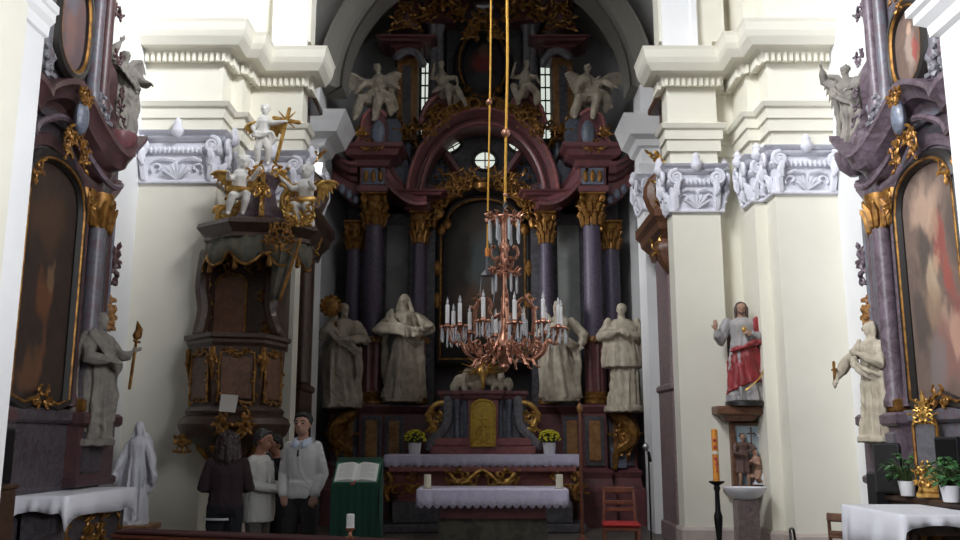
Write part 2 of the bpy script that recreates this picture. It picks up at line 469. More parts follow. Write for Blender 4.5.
def chainfig(H, M, J, b=None, hair='curly', yaw=0, tilt=0, chub=1.0, drapes=(), veil=False):
    """figure posed by joints: dict of pelvis, chest, head, Lsh.. in unit coordinates"""
    b = b or B(); b.M = M
    g = lambda k: V(J[k])*H
    c = chub
    b.tube([g('pelvis'), g('pelvis').lerp(g('chest'),.5), g('chest')], [.10*H*c,.092*H*c,.11*H*c], 10)
    b.tube([g('chest'), g('chest').lerp(g('head'),.6)], [.06*H,.045*H], 8)
    for s in 'LR':
        b.tube([g('chest').lerp(g(s+'el'),.28) , g(s+'el'), g(s+'ha')], [.052*H*c,.040*H*c,.026*H*c], 8)
        b.tube([g('pelvis'), g('pelvis').lerp(g(s+'kn'),.3), g(s+'kn'), g(s+'kn').lerp(g(s+'ft'),.35), g(s+'ft')], [.085*H*c,.08*H*c,.055*H*c,.052*H*c,.032*H*c], 8)
        d = (g(s+'ft')-g(s+'kn')).normalized()
        b.tube([g(s+'ft'), g(s+'ft')+V((0,-.08*H,-.02*H))+d*.02*H], [.033*H,.024*H], 7)
    b.M = Matrix()
    for s in 'LR':
        hand(b, M, g(s+'ha'), g(s+'ha')-g(s+'el'), (0,-1,.4), .10*H, .6)
    headshape(b, M, g('head'), J.get('hr',.07)*H, yaw, tilt, hair, False, veil)
    for d in drapes: drape(b, H, M, *d)
    return b

# ---- living people: one continuous body, clothing and hair as children
def person(label, loc, rz, H, pose, top, bottom, hairm, skin=M_skin, hair='short', coat=False, longhair=False, collar=None, yaw=0, tilt=0, group=None, bust=0.0, wide=1.0, shirt_hem=None):
    t = thing('person', label, 'person', loc, rz, group)
    M = pm(t); S = H/1.75
    P = {'pelvis':(0,0,.95),'waist':(0,0,1.10),'chest':(0,.0,1.30),'neck':(0,.02,1.46),'head':(0,-.03,1.615),
         'Lsh':(-.172*wide,.01,1.395),'Rsh':(.172*wide,.01,1.395),'Lel':(-.27,.04,1.13),'Rel':(.27,.04,1.13),'Lha':(-.24,-.06,.90),'Rha':(.24,-.06,.90),
         'Lhip':(-.09,0,.93),'Rhip':(.09,0,.93),'Lkn':(-.105,-.02,.50),'Rkn':(.105,-.02,.50),'Lan':(-.115,.02,.085),'Ran':(.115,.02,.085)}
    P.update(pose); g = {k: V(v)*S for k, v in P.items()}
    w = wide
    def torso(b, e):
        zs = [(.90,.150,.105),(.98,.165,.115),(1.08,.150,.105),(1.18,.158,.112),(1.28,.178,.122),(1.36,.175,.112),(1.41,.138,.088),(1.455,.080,.068)]
        rings = []
        for z, rx, ry in zs:
            cx = lerp(g['pelvis'], g['chest'], (z-.95)/.35)
            rings.append([V((cx.x+(rx*w+e)*S*cos(2*pi*i/20), cx.y+(ry*w+e)*S*sin(2*pi*i/20)-(bust*S*max(0,1-abs(z-1.27)/.12) if sin(2*pi*i/20)<0 else 0), z*S)) for i in range(20)])
        b.grid(rings)
    def arms(b, e, cuff=1.0):
        for s in 'LR':
            sh, el, ha = g[s+'sh'], g[s+'el'], g[s+'ha']
            b.tube([sh, sh.lerp(el,.5), el, el.lerp(ha,.4), el.lerp(ha,cuff)], [(.050+e*.7)*S,(.048+e*.8)*S,(.042+e)*S,(.040+e)*S,(.030+e)*S], 10)
    def legs(b, e, to=1.0):
        b.ball(V((0,.01,.93))*S, V((.17*w+e,.115+e,.13+e))*S, seg=14)
        for s in 'LR':
            h, k, a = g[s+'hip'], g[s+'kn'], g[s+'an']
            b.tube([h, h.lerp(k,.5), k, k.lerp(a,.35), a], [(.088+e)*S,(.08+e)*S,(.058+e)*S,(.058+e*1.3)*S,(.04+e*1.6)*S], 10)
    # body
    b = B(M); torso(b,0); arms(b,0); legs(b,0)
    b.tube([g['neck']-V((0,0,.05*S)), g['head']-V((0,-.03*S,.08*S))], [.06*S,.054*S], 10)
    for s in 'LR':
        b.tube([g[s+'an']-V((0,-.03*S,.03*S)), g[s+'an']+V((0,-.17*S,-.05*S))], [.045*S,.04*S], 8)
    b.M = Matrix()
    headshape(b, M, g['head'], .115*S, yaw, tilt, 'none')
    for s in 'LR':
        d = pose.get(s+'dir') or (g[s+'ha']-g[s+'el'])
        hand(b, M, g[s+'ha'], d, (0,-1,.2), .18*S, .7)
    b.obj('body', skin, t, fuse=.011*S, sm=2)
    Q = M @ Matrix.Translation(g['head']) @ Matrix.Rotation(yaw,4,'Z') @ Matrix.Rotation(tilt,4,'X'); r = .115*S
    for s in (-1,1):
        e = B(Q); e.ball((s*.30*r,-.70*r,.08*r), (.13*r,.07*r,.07*r)); e.obj('eye', M_hair, t)
        e = B(Q); e.tube([(s*.14*r,-.80*r,.30*r),(s*.32*r,-.78*r,.35*r),(s*.50*r,-.62*r,.28*r)], .045*r, 5); e.obj('eyebrow', hairm, t)
    e = B(Q); e.tube([(-.2*r,-.77*r,-.46*r),(0,-.82*r,-.45*r),(.2*r,-.77*r,-.46*r)], .04*r, 5); e.obj('mouth', MATS['tanned_skin'], t)
    # hair
    h = B(Q)
    h.ball((0,.24*r,.40*r), (.80*r,.80*r,.76*r), seg=14, rows=8)
    h.tube([(-.55*r,-.28*r,.66*r),(-.2*r,-.56*r,.84*r),(.3*r,-.54*r,.82*r),(.55*r,-.28*r,.66*r)], [.14*r,.15*r,.15*r,.14*r], 7)
    for s in (-1,1): h.tube([(s*.70*r,.05*r,.5*r),(s*.74*r,.02*r,.05*r)], [.16*r,.08*r], 6)
    h.tube([(0,.75*r,.3*r),(0,.78*r,-.35*r)], [.4*r,.36*r], 8)
    if longhair:
        for k in range(7):
            a = lerp(-.2,pi+.2,k/6)
            h.tube([(.7*r*cos(a),.2*r+.7*r*sin(a),.5*r),(.85*r*cos(a),.25*r+.75*r*sin(a),-.5*r),(1.0*r*cos(a),.3*r+.8*r*sin(a),-1.6*r),(.95*r*cos(a),.3*r+.75*r*sin(a),-2.6*r)], [.35*r,.4*r,.42*r,.2*r], 7)
    h.obj('hair', hairm, t, fuse=.010*S, sm=1, folds=(.016*S, 22/S, loc[2]+3, .1))
    # clothes
    c = B(M); legs(c,.018); c.obj('trousers', bottom, t, fuse=.012*S, sm=3, folds=(.010*S, 8/S, loc[2]+1.0*S, .1))
    c = B(M); torso(c,.022); arms(c,.017,.93)
    if coat:
        c.grid([[V(((.175*w+f)*S*cos(2*pi*i/20), (.135+f)*S*sin(2*pi*i/20), z*S)) for i in range(20)] for z, f in ((.72,.045),(.85,.035),(1.0,.02),(1.12,0))])
        for s in (-1,1): c.tube([V((s*.06,-.13,1.38))*S, V((s*.05,-.165,1.1))*S, V((s*.05,-.18,.78))*S], [.02*S]*3, 6)
    else:
        c.grid([[V(((.168*w+f)*S*cos(2*pi*i/20), (.12+f)*S*sin(2*pi*i/20), z*S)) for i in range(20)] for z, f in ((.885,.012),(.93,.022),(.97,.016),(1.05,.01))])
    for s in 'LR':
        el, ha = g[s+'el'], g[s+'ha']
        c.tube([el.lerp(ha,.84), el.lerp(ha,.95)], [.05*S,.052*S], 10)
        for k in (.3,.55): c.tube([g[s+'sh'].lerp(el,k)+V((.05*S,-.03*S,0)), g[s+'sh'].lerp(el,k+.1)+V((-.04*S,-.05*S,.0))], [.016*S,.012*S], 6)
    c.obj('coat' if coat else 'sweater', top, t, fuse=.011*S, sm=3, folds=(.010*S, 9/S, loc[2]+1.6*S, .1))
    if collar:
        c = B(M)
        for s in (-1,1):
            c.grid([[V((s*.075,.05,1.475))*S, V((s*.085,.05,1.445))*S], [V((s*.08,-.03,1.485))*S, V((s*.10,-.05,1.44))*S], [V((s*.035,-.085,1.465))*S, V((s*.085,-.125,1.40))*S], [V((s*.01,-.10,1.43))*S, V((s*.03,-.145,1.375))*S]], closed=False)
        c.tube([V((.08*cos(a),.02+.08*sin(a),1.475))*S for a in [pi*k/6 for k in range(-1,8)]], .016*S, 6)
        o = c.obj('collar', collar, t); md = o.modifiers.new('s','SOLIDIFY'); md.thickness = .006
    for s in 'LR':
        f = B(M); a = g[s+'an']
        f.tube([a+V((0,.05,-.045))*S, a+V((0,-.06,-.04))*S, a+V((0,-.17,-.055))*S], [.043*S,.048*S,.04*S], 8, flat=.8, flatdir=(0,0,1))
        f.obj('shoe', M_black, t)
    return t, g, M, S
# ================= the setting =================
XL, XR = -4.52, 4.72           # nave side walls
NL, NR, NYL, NYR = -3.20, 3.30, 6.18, 6.04           # nearer wall faces
Y1, Y2 = 11.5, 12.36           # pier fronts
ZT = 13.0
b = B(); b.box(-9,9,-3,19.2,-.2,0); b.obj('floor', M_floor, kind='structure')
# side walls of the bay with the side altars, and the nearer wall piers
b = B(); b.box(XL-.6,XL,NYL-.5,Y1+.9,0,ZT); b.obj('wall_left', M_white, kind='structure', smooth=False)
b = B(); b.box(XL-.6,NL,3.2,NYL,0,ZT); b.obj('wall_left_near_pier', M_white, kind='structure', smooth=False)
b = B(); b.box(XR,XR+.6,NYR-.5,Y1+.9,0,ZT); b.obj('wall_right', M_white, kind='structure', smooth=False)
b = B(); b.box(NR,XR+.6,3.2,NYR,0,ZT); b.obj('wall_right_near_pier', M_white, kind='structure', smooth=False)
# impost mouldings and upright strips on the nearer walls
for nm, X, s, zc, ny, kx in (('trim_left_impost',NL,1,zat(26,NYL)+.08,NYL,.35),('trim_right_impost',NR,-1,zat(40,NYR)+.20,NYR,.9)):
    b = B()
    prof = [(0,-.22),(.05,-.20),(.06,-.10),(.13,-.04),(.13,.03),(.17,.05),(.17,.12),(0,.14)]
    prof = [(p[0]*kx+.002,p[1]*.8) for p in prof]
    path = [(X-.3*s,ny,zc),(X,ny,zc),(X,3.2,zc)][::-1] if s > 0 else [(X,3.2,zc),(X,ny,zc),(X+.3,ny,zc)][::-1]
    b.sweep(path, prof, Z3)
    b.obj(nm, M_white, kind='structure', smooth=False)
b = B(); b.box(NL,NL+.03,5.45,5.86,0,ZT,.01); b.obj('trim_left_strip', M_cream, kind='structure')

# piers
def pier(name, boxes, top):
    b = B()
    for q in boxes: b.box(*q)
    return b.obj(name, M_cream, kind='structure', smooth=False)
LX0, LX1, LI = XL, -3.49, -2.58       # outer pilaster / inner pilaster edges
RI, RX1, RS, RX0 = 2.72, 3.40, 3.74, 3.90
zc0 = zat(182,Y1)                     # underside of the left outer capital
pier('wall_left_outer_pier', [(XL-.05,LX1,Y1,Y2+.5,0,ZT)], 0); pier('wall_left_inner_pier', [(LX1-.1,LI,Y2,Y2+.35,0,7.25)], 0); pier('wall_left_pier_step', [(LX1-.1,LX1+.16,Y1+.42,Y2+.3,0,7.0)], 0)
pier('wall_right_outer_pier', [(RX0,XR+.05,Y1,Y2+.5,0,ZT)], 0); pier('wall_right_pier_step', [(RS,RX0+.1,Y1+.40,Y2+.6,0,ZT)], 0); pier('wall_right_pier_recess', [(RX1-.03,RS+.1,Y2+.28,Y2+.6,0,ZT)], 0); pier('wall_right_inner_pier', [(RI,RX1,Y2,Y2+.35,0,7.25)], 0)
# triumphal arch wall
def archwall(name, cx, r, z0, X0, X1, Ya, Yb, ztop, m, n=24):
    b = B()
    pts = [(cx+r*cos(pi*i/n), z0+r*sin(pi*i/n)) for i in range(n+1)]
    # right spandrel, over the crown and left spandrel as strips
    for i in range(n):
        (xa,za),(xb,zb) = pts[i], pts[i+1]
        b.grid([[(xa,Ya,za),(xb,Ya,zb),(xb,Ya,ztop),(xa,Ya,ztop)],[(xa,Yb,za),(xb,Yb,zb),(xb,Yb,ztop),(xa,Yb,ztop)]])
    b.box(cx+r,X1,Ya,Yb,z0-.752,ztop); b.box(X0,cx-r,Ya,Yb,z0-.752,ztop)
    return b.obj(name, m, kind='structure', smooth=False)
zs = 8.0
archwall('wall_chancel_arch', .07, 2.56, zs, LX1-.2, RX1+.2, Y2, Y2+.35, ZT, M_cream)
b = B()
prof = [(0,-.02),(0,.05),(.10,.07),(.40,.07),(.42,.12),(.50,.12),(.50,-.02)]
b.sweep([V((2.67,Y2,zs-.95))]+arc((.07,Y2,zs),2.60,-.0,pi,28)+[V((-2.53,Y2,zs-.95))], [(p[0],p[1]) for p in prof], (0,-1,0))
b.obj('trim_chancel_arch', M_white, kind='structure')

# entablatures: profile read off the photograph at the left outer pilaster
zb = lambda py, d: zat(py, Y1-d)
ent = [(0,zb(131,0)),(.03,zb(131,.03)),(.03,zb(119,.03)),(.06,zb(118,.06)),(.06,zb(108,.06)),(.10,zb(106,.1)),(.13,zb(101,.13)),(.0,zb(100,.0)),
       (.0,zb(63,0)),(.08,zb(62,.08)),(.10,zb(52,.10)),(.16,zb(48,.16)),(.26,zb(45,.26)),(.33,zb(36,.33)),(.36,zb(30,.36)),(.38,zb(22,.38)),(.40,zb(18,.40)),(-.25,zb(18,.3)),(-.25,zb(131,0))]
def entab(name, path):
    b = B(); b.sweep([(x,y,0) for x,y in path], [(p[0]+.015,p[1]) if p[0] >= 0 else p for p in ent], Z3)
    P = [V((x,y,0)) for x,y in path]
    zd0, zd1 = zb(61,.13), zb(53,.13)
    for p, q in zip(P, P[1:]):
        L = (q-p).length; T = (q-p).normalized(); N = T.cross(Z3)
        n = int((L+.1)/.075)
        for i in range(n):
            o = p+T*((i+.5)*(L+.16)/n-.08 if N.y<-.5 else (i+.5)*L/n)
            a = o+N*.09; c = .02
            b.prism([(-c,0),(c,0),(c,.055),(-c,.055)], a+V((0,0,zd0)), T, N, Z3, zd1-zd0)
    return b.obj(name, M_cream, kind='structure', smooth=False)
entab('trim_left_entablature', [(XL,Y1),(LX1,Y1),(LX1,Y1+.42),(LX1+.16,Y1+.42),(LX1+.16,Y2),(LI,Y2),(LI,Y2+.35)])
entab('trim_right_entablature', [(RI,Y2+.35),(RI,Y2),(RX1,Y2),(RX1,Y2+.28),(RS,Y2+.28),(RS,Y1+.40),(RX0,Y1+.40),(RX0,Y1),(XR,Y1)])
# capitals
def capital(name, x0, x1, Y, ztop, zbot, sides=(True,True), depth=.5):
    """stucco composite capital: bell, acanthus, eggs, volutes, abacus with a flower"""
    b = B(); h = ztop-zbot; w = x1-x0; cx = (x0+x1)/2
    b.box(x0-.02,x1+.02,Y-.02,Y+depth,zbot,zbot+.8*h)
    b.box(x0-.05,x1+.05,Y-.05,Y+depth,zbot-.03,zbot+.02,.01)
    path = [(x0,Y+depth,0),(x0,Y,0),(x1,Y,0),(x1,Y+depth,0)]
    b.sweep(path, [(0,ztop-.20*h),(.06,ztop-.18*h),(.09,ztop-.10*h),(.06,ztop-.09*h),(.10,ztop-.07*h),(.14,ztop),(0,ztop)], Z3)
    b.sweep(path, [(0,zbot+.52*h),(.05,zbot+.55*h),(.07,zbot+.62*h),(.05,zbot+.68*h),(0,zbot+.70*h)], Z3)
    ne = int(w/.06)
    for i in range(ne): b.ball((x0+(i+.5)*w/ne, Y-.06, zbot+.62*h), (.022,.03,.05), seg=6, rows=4)
    fr = [(V((cx,Y-.03,0)), X3, V((0,-1,0)), w)]
    for s, x in ((-1,x0),(1,x1)): fr.append((V((x+s*.03,Y+depth/2,0)), V((0,s,0)), V((s,0,0)), depth))
    for o, U, N, ww in fr:
        for s in (-1,1):
            c = o+U*(s*(ww/2-.05))+N*.09+Z3*(zbot+.70*h)
            b.tube(spiral(c, U*s, Z3, .16*h, .02, pi*.5, -pi*3.2, 22), [.03*lerp(1.1,.7,k/22) for k in range(23)], 6)
            b.ball(c, .03)
            b.tube([c-Z3*.13*h-U*s*.02, c-Z3*.26*h, c-Z3*.38*h-U*s*.03], [.05,.05,.02], 6)
            b.tube([o+U*(s*ww*.42)+Z3*(zbot+.03), o+U*(s*ww*.44)+Z3*(zbot+.3*h)+N*.03, o+U*(s*ww*.40)+Z3*(zbot+.42*h)+N*.09], [.05,.055,.02], 6)
            b.tube(spiral(o+U*(s*ww*.25)+Z3*(zbot+.25*h)+N*.02, U*s, Z3, .13*h, .02, -.5, 4.2, 12), .018, 5)
            b.tube([o+U*(s*ww*.05)+Z3*(zbot+.42*h)+N*.03, o+U*(s*ww*.2)+Z3*(zbot+.46*h)+N*.04, o+U*(s*ww*.3)+Z3*(zbot+.40*h)+N*.03], .02, 5)
        for k in range(-3,4):
            a = k*.33
            b.tube([o+Z3*(zbot+.02), o+U*(sin(a)*.14*h)+Z3*(zbot+.16*h*cos(a)+.02)+N*.03, o+U*(sin(a)*.30*h)+Z3*(zbot+.30*h*cos(a)+.02)+N*.06], [.012,.022,.015], 5)
        b.lathe(o+N*.10+Z3*(ztop-.04), [(.03,-.10*h),(.075,-.02*h),(.08,.05*h),(.05,.16*h),(.06,.2*h),(.02,.30*h)], 8)
    return b.obj(name, M_stucco, kind='structure', ang=50)
capital('trim_left_outer_capital', XL, LX1, Y1, zat(133,Y1), zat(182,Y1))
capital('trim_left_inner_capital', LX1+.16, LI, Y2, zat(133,Y1), zat(182,Y1), depth=.3)
capital('trim_right_inner_capital', RI, RX1, Y2, zat(166,Y2), zat(211,Y2), depth=.3)
capital('trim_right_outer_capital', RX0, XR, Y1, zat(147,Y1-.03), zat(192,Y1-.03))
capital('trim_right_step_capital', RS, RX0+.1, Y1+.40, zat(147,Y1-.03), zat(192,Y1-.03), depth=.4)
# pink stone base of the right pier
b = B()
zz = zat(527,Y2)
b.sweep([(RI,Y2+.35,0),(RI,Y2,0),(RX1,Y2,0),(RX1,Y2+.28,0),(RS,Y2+.28,0),(RS,Y1+.40,0),(RX0,Y1+.40,0),(RX0,Y1,0),(XR,Y1,0)], [(0,0),(.05,0),(.05,zz-.04),(.02,zz),(0,zz)], Z3)
b.obj('baseboard_right', M_basestone, kind='structure', smooth=False)
b = B()
b.sweep([(XL,Y1,0),(LX1,Y1,0),(LX1,Y1+.42,0),(LX1+.16,Y1+.42,0),(LX1+.16,Y2,0),(LI,Y2,0),(LI,Y2+.35,0)], [(0,0),(.05,0),(.05,zz-.04),(.02,zz),(0,zz)], Z3)
b.obj('baseboard_left', M_basestone, kind='structure', smooth=False)

# chancel: side walls, pilasters, vault, back wall
CL, CR, ZV = -3.30, 3.42, 7.75
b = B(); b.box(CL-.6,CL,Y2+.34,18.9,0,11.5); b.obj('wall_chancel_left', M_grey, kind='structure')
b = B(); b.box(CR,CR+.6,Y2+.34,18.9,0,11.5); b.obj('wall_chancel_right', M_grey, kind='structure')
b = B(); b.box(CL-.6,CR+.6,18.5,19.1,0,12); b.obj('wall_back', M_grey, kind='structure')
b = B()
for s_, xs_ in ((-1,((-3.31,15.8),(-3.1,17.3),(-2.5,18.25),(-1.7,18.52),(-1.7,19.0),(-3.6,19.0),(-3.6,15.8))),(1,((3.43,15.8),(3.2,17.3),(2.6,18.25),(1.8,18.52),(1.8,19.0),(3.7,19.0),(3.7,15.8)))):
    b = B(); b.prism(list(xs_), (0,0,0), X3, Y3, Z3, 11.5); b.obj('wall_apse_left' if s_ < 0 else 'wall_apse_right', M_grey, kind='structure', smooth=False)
b = B(); cx = (CL+CR)/2; r = (CR-CL)/2
b.grid([[V((cx+q*cos(pi*i/24), y, ZV+q*sin(pi*i/24))) for i in range(25)] + [V((cx+(q+.3)*cos(pi*i/24), y, ZV+(q+.3)*sin(pi*i/24))) for i in range(24,-1,-1)] for y, q in ((Y2+.33,r),(18.55,r))])
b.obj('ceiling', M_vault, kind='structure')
b = B()
PL, PR = -2.86, 2.86
for x0, x1 in ((CL,PL),(PR,CR)): b.box(x0,x1,15.2,15.9,0,ZV)
b.obj('wall_chancel_pilasters', M_white, kind='structure', smooth=False)
e2 = [(.012+a_ if a_ >= 0 else a_, z_) for a_, z_ in [(0,6.05),(.05,6.07),(.07,6.25),(.0,6.3),(.0,6.55),(.08,6.58),(.12,6.68),(.24,6.74),(.30,6.92),(.34,7.02),(.36,7.08),(-.2,7.08),(-.2,6.05)]]
b = B(); b.sweep([(CL,15.2,0),(PL,15.2,0),(PL,15.9,0)], [(p[0]*1.5 if p[0] > 0 else p[0],p[1]) for p in e2], Z3); b.obj('trim_chancel_left_cornice', M_white, kind='structure', smooth=False)
b = B(); b.sweep([(PR,15.9,0),(PR,15.2,0),(CR,15.2,0)], e2, Z3); b.obj('trim_chancel_right_cornice', M_white, kind='structure', smooth=False)
for nm, x0, x1 in (('trim_chancel_left_capital',CL,PL),('trim_chancel_right_capital',PR,CR)):
    capital(nm, x0, x1, 15.2, 6.05, 5.45)
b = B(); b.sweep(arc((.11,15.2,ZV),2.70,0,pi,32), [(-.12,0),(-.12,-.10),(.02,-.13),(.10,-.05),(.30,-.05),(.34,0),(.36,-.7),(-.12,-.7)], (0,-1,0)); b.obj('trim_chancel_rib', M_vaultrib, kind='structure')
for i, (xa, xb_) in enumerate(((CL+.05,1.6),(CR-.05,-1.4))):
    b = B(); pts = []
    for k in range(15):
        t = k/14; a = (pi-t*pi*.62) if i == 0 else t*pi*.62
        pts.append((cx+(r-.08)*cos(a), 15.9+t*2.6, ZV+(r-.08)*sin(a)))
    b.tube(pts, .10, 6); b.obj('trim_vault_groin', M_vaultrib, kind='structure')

# windows behind the high altar
def window(name, cx, cz, w, h, Y, nx, nz, oval=False, rot=0.0, m=None):
    fr = B(); n = 24
    if oval: out = [(cx+w/2*cos(a)*cos(rot)-h/2*sin(a)*sin(rot), cz+w/2*cos(a)*sin(rot)+h/2*sin(a)*cos(rot)) for a in [2*pi*i/n for i in range(n)]]
    else: out = [(cx-w/2,cz-h/2),(cx+w/2,cz-h/2)]+[(cx+w/2*cos(a),cz+h/2-w*.25+w*.25*sin(a)) for a in [pi*i/8 for i in range(9)]]
    fr.tube([(p[0],Y-.03,p[1]) for p in out]+[(out[0][0],Y-.03,out[0][1])], .045 if not oval else .04, 6)
    if oval:
        for a in (rot, rot+pi/2):
            L = (w if a == rot else h)/2
            fr.tube([(cx-L*cos(a),Y-.035,cz-L*sin(a)),(cx+L*cos(a),Y-.035,cz+L*sin(a))], .014, 5)
    else:
        for i in range(1,nx): fr.box(cx-w/2+w*i/nx-.014,cx-w/2+w*i/nx+.014,Y-.05,Y-.02,cz-h/2,cz+h/2)
        for i in range(1,nz): fr.box(cx-w/2,cx+w/2,Y-.05,Y-.02,cz-h/2+h*i/nz-.014,cz-h/2+h*i/nz+.014)
    f = fr.obj(name, M_lead, kind='structure')
    p = B(); p.prism([(q[0],q[1]) for q in out], (0,Y-.02,0), X3, Z3, (0,1,0), .015)
    p.obj('glass', M_glassday, f, smooth=False)
for i, (xa, xb_, ya, yb) in enumerate(((419,431,61,136),(539.5,551.5,62,140))):
    a, c = W(xa,yb,18.45), W(xb_,ya,18.45)
    window('window_%d' % (i+1), (a.x+c.x)/2, (a.z+c.z)/2, c.x-a.x, c.z-a.z, 18.48, 2, 6)
# ================= high altar =================
AC = 483
def A(d, py, Y): return W(AC+d, py, Y)
alt = thing('high_altar', 'tall dark red and grey marble altarpiece with purple columns and gilded carving filling the chancel', 'altarpiece', (A(0,400,17).x,17.2,0))
ax = A(0,400,17).x
YB = 17.75
# pedestal zone: one stepped plinth each side, its panels children
zp = zat(405,16.6)
pprof = [(0,0),(.14,0),(.14,.62),(.10,.66),(.06,zat(478,16.6)),(.10,zat(472,16.6)),(0,zat(468,16.6)),(0,zat(414,16.6)),(.05,zat(411,16.6)),(.10,zat(407,16.6)),(.10,zp),(-.3,zp),(-.3,0)]
pts_half = [(48,17.3),(48,16.75),(78,16.75),(78,16.62),(100,16.62),(100,16.42),(123,16.42),(123,16.62),(152,16.62),(152,17.7)]
for s in (-1,1):
    path = [(A(s*d,405,y).x, y, 0) for d, y in pts_half]
    if s < 0: path = path[::-1]
    b = B(); b.sweep(path, pprof, Z3)
    xs = sorted((A(s*48,405,17).x, A(s*152,405,17).x)); b.box(xs[0],xs[1],16.8,YB,0,zp-.005)
    ped = b.obj('pedestal', M_red, alt, smooth=False)
    for d0, d1, y in ((102,121,16.40),(80,98,16.60),(126,150,16.60)):
        x0, x1 = sorted((A(s*d0,440,y).x, A(s*d1,440,y).x)); z0, z1 = zat(466,y), zat(416,y)
        p = B(); p.box(x0,x1,y-.03,y+.02,z0,z1,.01); f = p.obj('panel_surround', M_dkgrey, ped, smooth=False)
        p = B(); p.box(x0+.07,x1-.07,y-.06,y-.02,z0+.08,z1-.08,.02); p.obj('panel', M_orange, ped, smooth=False)
    o = A(s*140,440,16.55)
    p = B(); p.tube(smooth_path([A(s*128,412,16.5),A(s*146,425,16.45),A(s*148,440,16.45),A(s*134,452,16.5),A(s*132,468,16.5)]), [.10+.05*sin(i*.3) for i in range(17)], 7)
    carve(p, o+V((0,-.1,0)), X3, Z3, (0,-1,0), .4, .6, 5, 4, .03); p.obj('scroll', M_gold, ped)
    p = B(); x0, x1 = sorted((A(s*128,440,16.5).x, A(s*143,440,16.5).x)); p.box(x0,x1,16.52,16.6,zat(468,16.5),zat(448,16.5)); p.obj('grey_scroll_back', M_blue, ped, smooth=False)
# columns
def column(d, Y, wpx, ytop, ycap, ymid, ybot, sleeve=True):
    c = A(d, (ycap+ymid)/2, Y); x = c.x
    r = (W(AC+d+wpx/2,300,Y)-W(AC+d-wpx/2,300,Y)).length/2
    z0, z1, z2, z3 = zat(ybot,Y), zat(ymid,Y), zat(ycap,Y), zat(ytop,Y)
    b = B(); b.lathe((x,Y,0), [(r*1.02,z1-.02),(r,z1+(z2-z1)*.3),(r*.90,z2+.03)], 24)
    col = b.obj('column', M_purple, alt)
    if sleeve:
        b = B(); b.lathe((x,Y,0), [(r*1.08,z0+.18),(r*1.06,z1-.08)], 48, flute=(12,.12)); b.obj('fluted_drum', M_red, col)
        b = B(); b.lathe((x,Y,0), [(r*1.1,z1-.10),(r*1.25,z1-.07),(r*1.25,z1-.02),(r*1.1,z1+.02)], 24)
        for i in range(8): b.ball((x+r*1.25*cos(i*pi/4),Y+r*1.25*sin(i*pi/4),z1-.05), .06, seg=6, rows=4)
        b.obj('column_ring', M_orange, col)
    b = B(); b.lathe((x,Y,0), [(r*1.45,z0),(r*1.45,z0+.05),(r*1.3,z0+.07),(r*1.35,z0+.11),(r*1.15,z0+.15),(r*1.2,z0+.19),(r*1.05,z0+.22)], 24); b.obj('column_base', M_gold, col)
    b = B(); h = z3-z2
    b.lathe((x,Y,0), [(r*.95,z2),(r*.95,z2+.5*h),(r*1.15,z2+.8*h),(r*1.35,z2+.88*h)], 20)
    b.box(x-r*1.4,x+r*1.4,Y-r*1.4,Y+r*1.4,z3-.10*h,z3,.02)
    for lev, n, hh in ((0,9,.36),(.28,9,.36)):
        for i in range(n):
            a = 2*pi*(i+(.5 if lev else 0))/n; U = V((cos(a),sin(a),0)); o = V((x,Y,0))+U*r*.98
            b.tube([o+Z3*(z2+lev*h), o+Z3*(z2+(lev+hh*.7)*h)+U*r*.16, o+Z3*(z2+(lev+hh)*h)+U*r*.5, o+Z3*(z2+(lev+hh*.85)*h)+U*r*.62], [r*.26,r*.3,r*.24,r*.08], 5)
    for i in range(4):
        a = pi/4+i*pi/2; U = V((cos(a),sin(a),0)); o = V((x,Y,z2+.76*h))+U*r*1.45
        b.tube(spiral(o, U, Z3, r*.42, r*.08, pi*.6, -pi*2.2, 12), r*.14, 5)
    b.obj('column_capital', M_gold, col)
for s in (-1,1):
    column(s*129.5, 16.95, 15, 222, 249, 340, 404)
    column(s*110, 16.72, 19, 194, 225, 338, 404)
    column(s*64, 17.05, 14, 212, 243, 338, 404)
    # wall behind the columns, with a pale panel
    b = B(); x0, x1 = sorted((A(s*50,300,17.6).x, A(s*137,300,17.6).x)); b.box(x0,x1,17.5,YB,zp,zat(160,17.6)); b.obj('back_panel', M_dkgrey, alt, smooth=False)
    b = B(); x0, x1 = sorted((A(s*75,300,17.5).x, A(s*97,300,17.5).x)); b.box(x0,x1,17.44,17.52,zat(398,17.5),zat(226,17.5)); b.obj('pale_panel', M_panel, alt, smooth=False)
    b = B(); x0, x1 = sorted((A(s*48,300,17.4).x, A(s*57,300,17.4).x)); b.box(x0,x1,17.25,17.6,zp,zat(206,17.4)); b.obj('jamb', M_dkgrey, alt, smooth=False)
